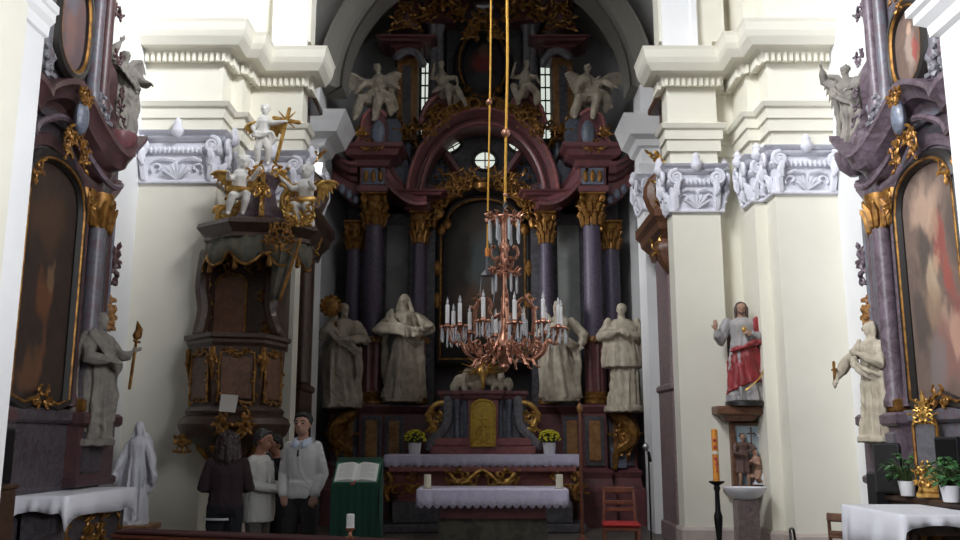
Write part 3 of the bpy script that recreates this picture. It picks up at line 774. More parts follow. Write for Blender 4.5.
# entablature above the columns, breaking forward over each
eprof_ = lambda za, zb2: [(0,za),(.04,za+.02),(.04,za+.14*(zb2-za)),(0,za+.16*(zb2-za)),(0,za+.55*(zb2-za)),(.06,za+.58*(zb2-za)),(.10,za+.70*(zb2-za)),(.24,za+.76*(zb2-za)),(.28,za+.88*(zb2-za)),(.34,za+.92*(zb2-za)),(.36,zb2),(-.25,zb2),(-.25,za)]
for s in (-1,1):
    # block over the main column
    za, zb2 = zat(194,16.6), zat(150,16.6)
    path = [(A(s*95,180,16.5).x,17.5,0),(A(s*97,180,16.5).x,16.48,0),(A(s*123,180,16.5).x,16.48,0),(A(s*123,180,16.5).x,17.5,0)]
    if s < 0: path = path[::-1]
    b = B(); b.sweep(path, eprof_(za,zb2), Z3); e = b.obj('entablature', M_red, alt, smooth=False)
    p = B(); x0, x1 = sorted((A(s*99,180,16.4).x, A(s*121,180,16.4).x)); p.box(x0,x1,16.45,16.5,za+.17*(zb2-za),za+.54*(zb2-za)); p.obj('frieze_panel', M_blue, e, smooth=False)
    for k in range(3): p = B(); p.ball((lerp(x0,x1,(k+.5)/3),16.43,za+.35*(zb2-za)), (.05,.03,.12), seg=8, rows=5); p.obj('frieze_ornament', M_gold, e)
    # S-curved pediment block carrying an angel
    out = [(97,150),(97,117),(104,112),(112,113),(118,119),(120,128),(121,138),(126,146),(131,150)]
    pts = [(A(s*d,y,16.4).x, A(s*d,y,16.4).z) for d, y in out]
    p = B(); p.prism([(q[0],q[1]) for q in pts], (0,16.25,0), X3, Z3, Y3, .9); p.obj('pediment_block', M_red, alt, smooth=False)
    p = B(); p.tube([(q[0],16.27,q[1]) for q in pts[1:]], .05, 6); p.obj('pediment_moulding', M_redlight, alt)
    p = B(); q0 = A(s*105,133,16.2); p.ball(q0, (.13,.06,.26), seg=12, rows=8); p.obj('blue_cabochon', M_blue, alt)
    p = B(); carve(p, A(s*111,145,16.2), X3, Z3, (0,-1,0), .35, .25, 9, 4, .022); p.obj('gilded_ornament', M_gold, alt); p = B(); carve(p, A(s*122,132,16.2), X3, Z3, (0,-1,0), .25, .25, 10, 3, .022); p.obj('gilded_ornament', M_gold, alt)
    # upswept fragment over the outer column
    cpr = [(0,0),(.0,.55),(.07,.60),(.10,.72),(.22,.76),(.26,.88),(.33,.95),(.33,1.05),(-.30,1.05),(-.30,0)]
    p = B(); path = [A(s*d,y,17.0) for d, y in ((123,207),(130,205),(138,199),(146,190),(149,184))]
    hh = zat(172,17)-zat(207,17)
    rings = []
    for i, q in enumerate(path):
        k = 1-.25*i/4
        rings.append([V((q.x, 16.72-n_, q.z+z_*hh*k)) for n_, z_ in cpr])
    p.grid(rings); p.obj('swept_pediment', M_red, alt, smooth=False)
    for k in range(3): p = B(); p.ball(A(s*(127+7*k),199-5*k,16.68), (.07,.04,.10), seg=8, rows=5); p.obj('blue_inlay', M_blue, alt)
    # concave cornice sweeping down from the block to the great arch
    sp = [(56,196),(66,196),(77,188),(86,176),(92,160),(96,140),(98,120)]
    p = B(); path = smooth_path([A(s*d,y,16.95) for d, y in sp], 4)
    if s > 0: path = path[::-1]
    p.sweep(path, [(0,0),(0,.25),(-.06,.28),(-.10,.36),(-.20,.40),(-.24,.50),(-.30,.50),(-.30,-.4),(0,-.4)], (0,-1,0)); p.obj('concave_cornice', M_red, alt)
    p = B(); p.sweep([q+V((0,.1,0)) for q in path], [(0,0),(0,.12),(.14,.12),(.30,.1),(.30,-.3),(0,-.3)], (0,-1,0)); p.obj('concave_frieze', M_blue, alt)
    for i in range(2,len(path)-4,4):
        p = B(); p.ball(path[i]+V((s*.06,-.05,-.14)), (.06,.04,.11), seg=8, rows=5); p.obj('frieze_drop', M_gold, alt)
    # entablature piece over the inner column
    za, zb2 = zat(212,17), zat(196,17)
    path = [(A(s*50,200,17).x,17.5,0),(A(s*53,200,17).x,16.85,0),(A(s*76,200,17).x,16.85,0),(A(s*76,200,17).x,17.5,0)]
    if s < 0: path = path[::-1]
    b = B(); b.sweep(path, eprof_(za,zb2), Z3); b.obj('inner_entablature', M_red, alt, smooth=False)
    # spandrel back of the arch
    b = B(); x0, x1 = sorted((A(s*56,180,17.6).x, A(s*98,180,17.6).x)); b.box(x0,x1,17.5,YB,zat(215,17.6),zat(140,17.6)); b.obj('spandrel', M_dkgrey, alt, smooth=False)
    p = B(); p.ball(A(s*78,153,17.3), (.2,.1,.36), seg=14, rows=8); p.obj('oval_cabochon', M_blue, alt)
    p = B(); beadframe(p, [A(s*78,153,17.2)+V((.25*cos(a),0,.42*sin(a))) for a in [2*pi*k/16 for k in range(16)]], .045, (0,-1,0), True, .10, 4); p.obj('oval_frame', M_gold, alt)
# the great arch
ce = A(0,200,17.0); Rr = (A(67,200,17.0)-ce).length; Rz = zat(122,17.0)-ce.z
def earc(dr, a0, a1, n, Y): return [V((ce.x+(Rr+dr)*cos(lerp(a0,a1,i/n)), Y, ce.z+(Rz+dr)*sin(lerp(a0,a1,i/n)))) for i in range(n+1)]
b = B(); b.sweep(earc(0,-.05,pi+.05,36,16.95), [(-.15,0),(-.15,.16),(-.10,.20),(-.06,.14),(-.01,.14),(.04,.26),(.10,.30),(.12,.36),(.17,.36),(.17,-.4),(-.15,-.4)], (0,-1,0)); b.obj('arch', M_red, alt)
b = B(); b.tube(earc(-.10,.05,pi-.05,36,16.76), .022, 6); b.tube(earc(.13,.05,pi-.05,36,16.6), .028, 6); b.obj('arch_fillet', M_redlight, alt)
# shell of the half dome inside the arch: coffered, with oval windows
b = B(); pts = [(q.x,q.z) for q in earc(-.1,0,pi,30,17)]
b.prism(pts, (0,17.55,0), X3, Z3, Y3, .15); sh = b.obj('half_dome', M_dkgrey, alt, smooth=False)
for a in (.32,.95,pi-.95,pi-.32) :
    p = B(); o = V((ce.x,0,ce.z)); u = V((cos(a),0,sin(a)))
    p.tube([o+u*(Rr*.42)+Y3*17.42, o+u*(Rr*.96)+Y3*17.3], [.07,.10], 6); p.obj('dome_rib', M_red, sh)
for a in (.08,.62,pi-.62,pi-.08):
    for rr_ in (.55,.68,.82):
        for da in (-.13,0,.13):
            c_ = V((ce.x+Rr*rr_*cos(a+da),17.5,ce.z+Rz*rr_*sin(a+da)))
            p = B(); g_ = B(); p.box(c_.x-.075,c_.x+.075,17.49,17.56,c_.z-.075,c_.z+.075,.015); g_.ball(c_-Y3*.01, (.045,.03,.045), seg=8, rows=4); cf = p.obj('coffer', M_blue, sh, smooth=False); g_.obj('rosette', M_gold, cf)
for i, (px, py, w, h, rot) in enumerate(((452.5,147,21,11,.52),(485,160.5,24,21,0),(516.5,147,21,11,-.52))):
    c = W(px,py,17.45); k = 17.45/F/.97
    window('window_%d' % (i+3), c.x, c.z, w*k, h*k, 17.48, 1, 1, True, rot)
# painting in its frame
pz0, pz1, pzs = zat(362,17.3), zat(196,17.3), zat(222,17.3)
pw = A(45,300,17.3).x-ax
out = [(ax-pw,pz0),(ax+pw,pz0),(ax+pw,pzs-.12)]+[(ax+pw*.86*cos(a),pzs+(pz1-pzs)*sin(a)) for a in [pi*i/14 for i in range(15)]]+[(ax-pw,pzs-.12)]
b = B(); b.prism(out, (0,17.42,0), X3, Z3, Y3, .05)
mp = painting('high_altar_canvas', (.03,.022,.018), (.012,.010,.010), [(.5,.62,.16,.2,(.10,.13,.13),.6),(.42,.32,.22,.16,(.14,.075,.035),.5),(.62,.4,.12,.2,(.09,.05,.03),.6),(.5,.85,.25,.1,(.09,.075,.06),.4)])
b.obj('canvas', mp, alt, smooth=False)
b = B(); fr = [V((x,17.40,z)) for x, z in out]; b.tube(fr+[fr[0]], .10, 8); f = b.obj('picture_frame', M_black_fr, alt)
b = B(); c0 = V((ax,0,(pz0+pz1)/2)); ins = [V((ax+(q.x-ax)*.94,17.30,c0.z+(q.z-c0.z)*.965)) for q in fr]; b.tube(ins+[ins[0]], .022, 6)
for q in (2,3,17,18): b.ball(ins[min(q,len(ins)-1)], (.09,.05,.12), seg=8, rows=5)
for d in (-46,46):
    for y in (268,300): b.ball(A(d,y,17.28), (.07,.05,.16), seg=8, rows=5)
b.obj('gilded_fillet', M_gold, f)
b = B()   # crowning acanthus over the painting
for s in (-1,1):
    for i, (d, y) in enumerate(((46,214),(41,203),(34,194),(26,187),(17,186),(8,184))):
        carve(b, A(s*d,y,17.0), V((s,0,0)), Z3, (0,-1,0), .42, .42, 20+i, 4, .028, mirror=False)
        o = A(s*d,y,17.0); b.tube(spiral(o, V((s,0,0)), Z3, .2, .05, 0, 5, 12), .035, 6)
    path = smooth_path([A(s*d,y,17.15) for d, y in ((50,226),(46,212),(36,200),(22,190),(8,184),(0,180))]); b.tube(path, .07, 7)
b.lathe(A(0,184,16.95)-Z3*.15, [(.04,0),(.14,.05),(.16,.14),(.09,.22),(.02,.27)], 10)
b.obj('gilded_crest', M_gold, alt)
# gilded band on top of the arch
b = B()
for s in (-1,1):
    for i, (d, y) in enumerate(((8,105),(18,107),(28,111),(37,117),(45,124),(52,133))):
        o = A(s*d,y,16.6); carve(b, o, V((s,0,0)), Z3, (0,-1,0), .36, .30, 40+i, 3, .026, mirror=False)
        b.tube(spiral(o, V((s,0,0)), Z3, .16, .04, 0, 5, 10), .032, 6)
b.obj('arch_garland', M_gold, alt)
# upper storey
YU = 17.1
for s in (-1,1):
    b = B(); x0, x1 = sorted((A(s*68+2,90,YU).x, A(s*88+2,90,YU).x)); b.box(x0,x1,YU,YB,zat(140,YU),zat(58,YU)); pil = b.obj('attic_pilaster', M_orange, alt, smooth=False)
    p = B(); x0, x1 = sorted((A(s*74+2,90,YU).x, A(s*82+2,90,YU).x)); p.box(x0,x1,YU-.03,YU+.02,zat(134,YU),zat(66,YU)); p.obj('grey_inlay', M_dkgrey, pil, smooth=False)
    b = B(); path = [(A(s*63,50,YU).x,17.6,0),(A(s*63,50,YU).x,YU-.02,0),(A(s*88,50,YU).x,YU-.02,0),(A(s*88,50,YU).x,17.6,0)]
    if s < 0: path = path[::-1]
    za, zb2 = zat(58,YU), zat(36,YU-.3)
    b.sweep(path, eprof_(za,zb2), Z3); b.obj('attic_cornice', M_red, alt, smooth=False)
    b = B(); path = smooth_path([A(s*d,y,YU-.3) for d, y in ((60,64),(66,54),(76,51),(86,57))]); b.tube(path, .08, 7); b.obj('pale_moulding', M_greym, alt)
    b = B(); b.lathe(A(s*77,34,YU), [(.30,0),(.34,.1),(.20,.2),(.28,.5),(.32,.7),(.18,.85),(.22,.95),(.05,1.2)], 16); b.obj('urn', M_red, alt)
    b = B(); carve(b, A(s*77,20,YU-.35), X3, Z3, (0,-1,0), .5, .7, 33, 5, .03); b.obj('attic_gilding', M_gold, alt); b = B(); carve(b, A(s*76,128,YU-.1), X3, Z3, (0,-1,0), .4, .4, 34, 5, .03); b.obj('attic_gilding', M_gold, alt)
    # inner grey column pair and the scrolled red mass below them
    for d in (44,50):
        c = A(s*d,70,YU+.2); b = B(); b.lathe((c.x,c.y,0), [(.09,zat(104,YU)),(.12,zat(100,YU)),(.10,zat(96,YU)),(.085,zat(30,YU)),(.12,zat(26,YU)),(.15,zat(18,YU))], 14); b.obj('attic_column', M_greym, alt)
    b = B(); out = [(26,128),(62,128),(60,112),(50,98),(40,94),(30,100),(24,112)]
    b.prism([(A(s*d,y,YU).x,A(s*d,y,YU).z) for d, y in out], (0,YU-.25,0), X3, Z3, Y3, .7); b.obj('scroll_base', M_red, alt, smooth=False)
    b = B(); b.tube(smooth_path([A(s*d,y,YU-.27) for d, y in ((62,122),(55,104),(43,95),(32,100),(26,114))]), .06, 7); b.obj('scroll_moulding', M_redlight, alt)
    b = B(); path = [(A(s*24,20,YU).x,17.7,0),(A(s*30,20,YU).x,YU,0),(A(s*56,20,YU).x,YU,0),(A(s*56,20,YU).x,17.7,0)]
    if s < 0: path = path[::-1]
    b.sweep(path, eprof_(zat(22,YU),zat(-2,YU)), Z3); b.obj('upper_cornice', M_red, alt, smooth=False)
    b = B(); carve(b, A(s*40,10,YU-.3), X3, Z3, (0,-1,0), .9, .6, 35, 7, .035); b.obj('upper_gilding', M_gold, alt); b = B(); carve(b, A(s*44,118,YU-.35), X3, Z3, (0,-1,0), .6, .3, 36, 5, .03); b.obj('upper_gilding', M_gold, alt)
b = B()
x0, x1 = A(-38,60,17.6).x, A(38,60,17.6).x; b.box(x0,x1,17.5,YB,zat(128,17.6),zat(-60,17.6)); x0, x1 = A(-92,60,17.6).x, A(92,60,17.6).x; b.box(x0,x1,17.6,YB,zat(36,17.6),zat(-40,17.6)); b.obj('attic_back', M_dkgrey, alt, smooth=False)
for s in (-1,1):
    b = B(); x0, x1 = sorted((A(s*38+2,60,17.6).x, A(s*53+2,60,17.6).x)); b.box(x0,x1,17.5,YB,zat(128,17.6),zat(30,17.6)); b.obj('attic_side', M_dkgrey, alt, smooth=False)
c = A(0,64,17.3); k = 17.3/F/.95
mo = painting('attic_canvas', (.03,.022,.02), (.014,.012,.012), [(.5,.55,.2,.16,(.25,.035,.03),.8),(.5,.74,.12,.1,(.22,.12,.07),.6),(.5,.28,.28,.12,(.07,.08,.09),.5)])
b = B(); b.prism([(c.x+24*k*cos(a), c.z+36*k*sin(a)) for a in [2*pi*i/32 for i in range(32)]], (0,17.38,0), X3, Z3, Y3, .1); b.obj('oval_canvas', mo, alt, smooth=False)
b = B(); ov = [V((c.x+25*k*cos(a),17.36,c.z+37*k*sin(a))) for a in [2*pi*i/40 for i in range(41)]]; b.tube(ov, .11, 8); f = b.obj('oval_black_frame', M_black_fr, alt)
b = B(); b.tube([V((c.x+24*k*cos(a),17.24,c.z+36*k*sin(a))) for a in [2*pi*i/40 for i in range(41)]], .022, 6)
for a in (.9,pi-.9,-.9,pi+.9): b.ball((c.x+25*k*cos(a),17.22,c.z+37*k*sin(a)), .09, seg=8, rows=5)
b.obj('oval_gilt_fillet', M_gold, f)
b = B(); carve(b, A(0,26,16.9), X3, Z3, (0,-1,0), .9, .45, 37, 9, .04); b.obj('oval_crest', M_gold, alt); b = B(); carve(b, A(0,104,16.75), X3, Z3, (0,-1,0), .8, .3, 38, 6, .035); b.obj('oval_crest', M_gold, alt)
b = B(); p0 = A(2,7.5,16.9); b.box(p0.x-.17,p0.x+.17,16.85,16.92,p0.z-.035,p0.z+.035,.01); b.obj('pale_plate', M_white_st, alt)
b = B(); b.prism([(A(d,y,17.3).x,A(d,y,17.3).z) for d, y in ((-60,-2),(60,-2),(50,-20),(30,-34),(0,-40),(-30,-34),(-50,-20))], (0,17.0,0), X3, Z3, Y3, .7); b.obj('gable', M_red, alt, smooth=False)

# mensa (altar table) with tabernacle behind
YM = 15.3
mz = zat(455,YM); x0, x1 = xat(386,460,YM), xat(579,460,YM); mc = (x0+x1)/2
men = thing('altar_table', 'rose marble altar table with gilded cartouche at the foot of the altarpiece', 'altar', (mc,YM+.5,0))
b = B(); b.box(x0-.02,x1+.02,YM+.02,YM+1.0,mz-.10,mz-.012,.02); b.obj('top_slab', M_greym, men)
b = B(); z0, z1 = zat(502,YM), zat(470,YM)
b.grid([[(lerp(x0+.10+i*.12*(1-f),x1-.10-i*.12*(1-f),q),YM+.12+.10*(1-f)*1,z) for q in (0,1)]+[(lerp(x1-.10-i*.12*(1-f),x0+.10+i*.12*(1-f),q),YM+.98,z) for q in (0,1)] for i in (1,) for f, z in ((.2,z0),(.3,lerp(z0,z1,.3)),(.8,lerp(z0,z1,.7)),(1,z1),(1.0,mz-.1))])
b.obj('sarcophagus', M_redlight, men, smooth=False)
b = B(); b.box(x0+.05,x1-.05,YM-.02,YM+1.0,z1-.04,z1+.06,.02); b.obj('moulding', M_redlight, men)
b = B(); b.box(x0+.12,x1-.12,YM+.05,YM+1.0,zat(524,YM),z0,.02); b.box(x0-.1,x1+.1,YM-.02,YM+1.0,0,zat(524,YM),.02); b.obj('plinth', M_dkgrey, men, smooth=False)
b = B(); carve(b, (mc,YM+.02,zat(477,YM)), X3, Z3, (0,-1,0), 1.1, .32, 50, 8, .028)
b.tube(smooth_path([W(450,474,YM),W(462,484,YM),W(482,470,YM),W(502,484,YM),W(514,474,YM)]), .035, 7); b.obj('gilded_cartouche', M_goldbr, men)
for px in (388,412,556,577):
    b = B(); c = W(px,487,YM); carve(b, c+V((0,.02,0)), X3, Z3, (0,-1,0), .22, .42, 51, 4, .024)
    if px in (388,577): b.tube(smooth_path([c+V((0,0,.22)),c+V((.05,0,.08)),c+V((-.04,0,-.08)),c+V((0,0,-.2))]), .045, 7)
    b.obj('gilded_scroll', M_gold, men)
def lace_cloth(name, x0, x1, ya, yb, z, drop, nscal, label, drop_side=True):
    b = B(); n = nscal*4; rings = []
    t = .012
    front = []
    for i in range(n+1):
        u = i/n; x = lerp(x0,x1,u); d = drop-.30*drop*(abs(sin(u*pi*nscal))**.7)*-1+.0
        dz = drop*(.80+.20*abs(sin(u*pi*nscal)))
        w = .012*sin(u*pi*nscal*1.3)+.008*sin(u*31)
        front.append((x, ya-.012+w*.6, z-dz))
    rings = [[(p[0], yb, z) for p in front], [(p[0], ya+.02, z) for p in front], [(p[0], ya-.01, z-.012) for p in front], [(p[0], p[1], lerp(z,p[2],.5)) for p in front], front]
    b.grid(rings, closed=False)
    for s, x in ((-1,x0),(1,x1)):
        e = []
        m_ = max(3, int((yb-ya)/((x1-x0)/nscal)))*4
        for i in range(m_+1):
            u = i/m_; e.append((x+s*(.01+.006*sin(u*20)), lerp(ya-.01,yb,u), z-drop*(.80+.20*abs(sin(u*pi*m_/4)))))
        b.grid([[(x, q[1], z) for q in e], e], closed=False)
    bmesh.ops.remove_doubles(b.bm, verts=b.bm.verts, dist=.004)
    o = b.obj(name, M_lace, label=label, cat='tablecloth', group=None)
    md = o.modifiers.new('s','SOLIDIFY'); md.thickness = .006; md.offset = 1
    return o
lace_cloth('altar_cloth', x0-.03, x1+.03, YM, YM+1.0, mz, mz-zat(467.5,YM), 26, 'long scalloped white cloth on the rear altar, between the two flower pots')
# tabernacle
tab = thing('tabernacle', 'grey marble tabernacle with gilded arched door and gilded side scrolls', 'tabernacle', (ax,16.3,mz))
YT = 15.95
tz = lambda y: zat(y,YT)
b = B()
for (d, ya_, yb_, dep) in ((52,455,446,.45),(48,446,438,.40)):
    b.box(xat(483-d,450,YT),xat(483+d,450,YT),YT-dep*.2,YT+.6,tz(ya_),tz(yb_),.02)
b.obj('base', M_redlight, tab, smooth=False)
b = B()
hw = [(44,438),(40,425),(34,415),(31,405),(31,399)]
b.prism([(xat(483-d,y,YT),tz(y)) for d, y in hw]+[(xat(483+d,y,YT),tz(y)) for d, y in hw[::-1]], (0,YT+.1,0), X3, Z3, Y3, .45); b.obj('body', M_greym, tab, smooth=False)
for s in (-1,1):
    for d in (17,26):
        b = B(); c = W(483+s*d,420,YT); b.lathe((c.x,YT+.06,0), [(.07,tz(440)),(.055,tz(434)),(.05,tz(408)),(.075,tz(403)),(.08,tz(399))], 12); b.obj('small_column', M_blue, tab)
b = B(); path = [(xat(483-40,395,YT),YT+.5,0),(xat(483-40,395,YT),YT+.02,0),(xat(483-18,395,YT),YT+.02,0),(xat(483-16,395,YT),YT-.14,0),(xat(483+16,395,YT),YT-.14,0),(xat(483+18,395,YT),YT+.02,0),(xat(483+40,395,YT),YT+.02,0),(xat(483+40,395,YT),YT+.5,0)]
b.sweep(path, [(0,tz(400)),(.04,tz(399)),(.05,tz(396)),(.09,tz(394)),(.09,tz(391)),(-.2,tz(391)),(-.2,tz(400))], Z3); b.obj('cornice', M_red, tab, smooth=False)
b = B(); b.box(xat(468,420,YT),xat(498,420,YT),YT-.12,YT+.2,tz(447),tz(399)); b.obj('door_surround', M_redlight, tab, smooth=False)
w_ = (xat(494.5,425,YT)-xat(471.5,425,YT))/2; dc = xat(483,425,YT)
dout = [(dc-w_,tz(446)),(dc+w_,tz(446)),(dc+w_,tz(409))]+[(dc+w_*cos(a),tz(409)+w_*.75*sin(a)) for a in [pi*i/10 for i in range(11)]]+[(dc-w_,tz(409))]
b = B(); b.prism(dout, (0,YT-.16,0), X3, Z3, Y3, .05); dr = b.obj('door', M_door, tab, smooth=False)
b = B(); q = [V((x,YT-.17,z)) for x, z in dout]; b.tube(q+[q[0]], .025, 6); carve(b, (dc,YT-.165,tz(432)), X3, Z3, (0,-1,0), .26, .36, 60, 5, .012)
b.tube([(dc,YT-.18,tz(438)),(dc,YT-.18,tz(412))], .014, 6); b.tube([(dc-.07,YT-.18,tz(419)),(dc+.07,YT-.18,tz(419))], .014, 6); b.obj('door_relief', M_door, dr)
for s in (-1,1):
    b = B(); o = W(483+s*49,420,YT)
    b.tube(smooth_path([W(483+s*38,402,YT),W(483+s*48,405,YT),W(483+s*54,414,YT),W(483+s*51,426,YT),W(483+s*46,432,YT)]), .05, 7)
    carve(b, o, X3, Z3, (0,-1,0), .26, .48, 61, 5, .026); b.obj('gilded_scroll', M_goldbr, tab)
    b = B(); b.tube(smooth_path([W(483+s*35,400,YT),W(483+s*37,425,YT),W(483+s*47,437,YT),W(483+s*54,446,YT)]), .09, 8); b.obj('marble_volute', M_greym, tab)
b = B()   # cloud and cherub relief above
rnd = random.Random(8)
for i in range(22):
    t = rnd.uniform(-1,1); y = lerp(390, 366+14*abs(t), rnd.random()); o = W(483+28*t, y, YT+.1)
    b.ball(o, (rnd.uniform(.08,.16),.12,rnd.uniform(.07,.13)), seg=10, rows=6)
b.obj('clouds', M_stone, tab, fuse=.02)
b = B(); o = W(483,372,YT-.05)
for i in range(17):
    a = lerp(-.2,pi+.2,i/16); L = .42 if i % 2 else .34
    b.tube([o+V((.08*cos(a),0,.08*sin(a))), o+V((L*cos(a),0,L*sin(a)*.8))], [.022,.006], 5)
b.ball(o-V((0,.05,0)), (.10,.06,.12)); b.tube([o-V((0,.1,.05)),o-V((0,.12,.3))], [.05,.03], 6); b.obj('gilded_rays', M_goldbr, tab)
for s in (-1,1):
    b = B(); o = W(483+s*18,378,YT-.05); headshape(b, Matrix.Translation(o), (0,0,0), .085, 0, 0, 'curly'); b.tube([o-V((0,-.02,.08)),o-V((0,-.02,.22))], [.06,.05], 8)
    for q in (-1,1): b.tube([o+V((q*.05,.03,-.12)),o+V((q*.12,.04,-.13)),o+V((q*.15,.04,-.22))], [.05,.06,.03], 7)
    b.obj('cherub', M_stone, tab, fuse=.012)

# statues on the high altar
def put(name, label, mesh_b, m, fuse, group=None):
    z0 = min(v.co.z for v in mesh_b.bm.verts); z1 = max(v.co.z for v in mesh_b.bm.verts); h_ = z1-z0
    return mesh_b.obj(name, m, fuse=fuse, label=label, cat='statue', group=group, sm=1, folds=(.016*h_, 11/h_, z0+.86*h_, .06*h_))
def foot(px, py, Y): return Matrix.Translation(W(px,py,Y))
def hgt(y0, y1, Y): return zat(y1,Y)-zat(y0,Y)
Ys = 16.32
H = hgt(404,303,Ys)
b = statue_mesh(H, foot(342,404,Ys), 1, [((-.145,0,.80),(-.21,-.04,.66),(-.10,-.15,.78)),((.145,0,.80),(.22,-.02,.62),(.07,-.17,.62))], hair='short', beard=True, yaw=.5, hem=.17, sway=-.03)
st = put('saint_statue', 'pale stone saint lifting a round gilded object, outermost on the high altar', b, M_stone, H*.0085)
b = B(); o = W(331,306,Ys-.15); b.ball(o, (.17,.06,.17), seg=14, rows=8); b.tube([o+V((.03,0,-.1)), W(336,326,Ys-.2)], .03, 6)
for i in range(12): b.ball(o+V((.17*cos(i*.52),-.02,.17*sin(i*.52))), .045, seg=6, rows=4)
b.obj('gilded_attribute', M_gold, st)
H = hgt(398,294,16.4)
b = statue_mesh(H, foot(403,398,16.45), 2, [((-.145,0,.80),(-.24,-.04,.64),(-.14,-.16,.62)),((.145,0,.80),(.26,-.03,.66),(.16,-.18,.60))], hair='none', veil=True, yaw=-.3, hem=.19, sway=.03)
drape(b, H, foot(403,398,16.45), [(-.24,-.12,.66),(-.05,-.20,.64),(.12,-.20,.60),(.24,-.12,.64)], .03, 4, .04)
put('saint_statue', 'pale stone hooded saint with broad folded cloak across the chest, between the purple columns', b, M_stone, H*.0085)
H = hgt(398,300,16.4)
b = statue_mesh(H, foot(561,398,16.45), 3, [((-.145,0,.80),(-.22,-.04,.62),(-.10,-.18,.70)),((.145,0,.80),(.24,-.02,.64),(.20,-.16,.52))], hair='long', beard=True, yaw=.4, hem=.19, sway=-.04)
put('saint_statue', 'pale stone saint partly hidden behind the candles of the chandelier', b, M_stone, H*.0085)
H = hgt(408,303,Ys)
Mx = foot(624,408,Ys)
b = statue_mesh(H, Mx, 4, [((-.15,0,.80),(-.22,-.06,.66),(-.06,-.18,.70)),((.15,0,.80),(.22,-.03,.64),(.04,-.19,.68))], hair='short', yaw=-.35, hem=.155, folds=13, amp=.6, cape=False)
b.M = Mx; b.lathe((0,0,0), [(.20*H,.38*H),(.20*H,.40*H),(.17*H,.60*H),(.155*H,.76*H),(.08*H,.84*H)], 30, flute=(14,.07), sy=.8); b.M = Matrix()
for s in (-1,1): drape(b, H, Mx, [(s*.14,-.02,.82),(s*.17,-.05,.6),(s*.18,-.04,.40)], .03, 2, .03)
put('saint_statue', 'pale stone churchman in a knee-length surplice with joined hands, outermost on the high altar', b, M_stone, H*.0085)
# large angels on the pediment blocks
def angel(px, py, Y, H, s, label, m=M_stone):
    M = foot(px,py,Y)
    J = {'pelvis':(0,0,.22),'chest':(.06*s,-.05,.46),'head':(.03*s,-.09,.66),'Lel':(-.14,-.18,.40),'Rel':(.20,-.16,.42),'Lha':(-.20*1,-.26,.28),'Rha':(.30,-.24,.34),
         'Lkn':(-.18,-.22,.16),'Rkn':(.08,-.24,.18),'Lft':(-.24,-.18,-.10),'Rft':(.02,-.22,-.12)}
    b = chainfig(H, M, J, hair='curly', yaw=.3*s, chub=1.25, drapes=[([(-.02,-.06,.48),(.10,-.12,.36),(-.08,-.14,.26)], .05, 3, .05), ([(-.12,-.10,.26),(.05,-.20,.24),(.20,-.12,.20),(.26,-.05,.05)], .04, 4, .05), ([(-.14,-.12,.22),(-.22,-.16,.08),(-.24,-.12,-.05)], .045, 3, .04),([(.12,-.05,.5),(.2,.02,.36),(.24,.02,.16)], .04, 3, .04)])
    o = b.obj('angel_statue', m, fuse=H*.009, sm=1, label=label, cat='statue', folds=(.016*H, 9/H, W(px,py,Y).z+.60*H, .06*H))
    for q in (-1,1):
        w = wing_mesh(M, H, (.08*q,.04,.46), (.44*q*(1.2 if q == -s else .6),.06,.66), (.06*q,.03,-.26))
        w.obj('wing', m, o, fuse=H*.012)
    return o
angel(375,116,16.5, hgt(118,74,16.5)*1.55, 1, 'pale stone winged angel sitting on the high altar pediment, on the pulpit side')
angel(590,114,16.5, hgt(116,74,16.5)*1.55, -1, 'pale stone winged angel sitting on the high altar pediment, farther from the pulpit')
def seated(px, py, Y, H, s, label, m=M_stone):
    M = foot(px,py,Y)
    J = {'pelvis':(0,0,.10),'chest':(-.03*s,-.02,.38),'head':(-.05*s,-.06,.58),'Lel':(-.20,-.10,.34),'Rel':(.20,-.10,.34),'Lha':(-.16,-.24,.46),'Rha':(.22,-.24,.22),
         'Lkn':(-.06+.22*s*.6,-.26,.12),'Rkn':(.10+.12*s,-.26,.10),'Lft':(.10*s+.0,-.26,-.16),'Rft':(.12+.24*s,-.26,-.18)}
    b = chainfig(H, M, J, hair='curly', yaw=-.3*s, drapes=[([(-.14,-.08,.14),(.04,-.18,.16),(.18,-.12,.08),(.22,-.06,-.08)], .04, 3, .05)])
    o = b.obj('seated_figure_statue', m, fuse=H*.012, label=label, cat='statue')
seated(444,100,16.75, hgt(104,63,16.75)*1.4, 1, 'small pale seated figure beside the oval upper painting, on the pulpit side')
seated(524,99,16.75, hgt(104,63,16.75)*1.4, -1, 'small pale seated figure beside the oval upper painting, just beyond the thick rope')
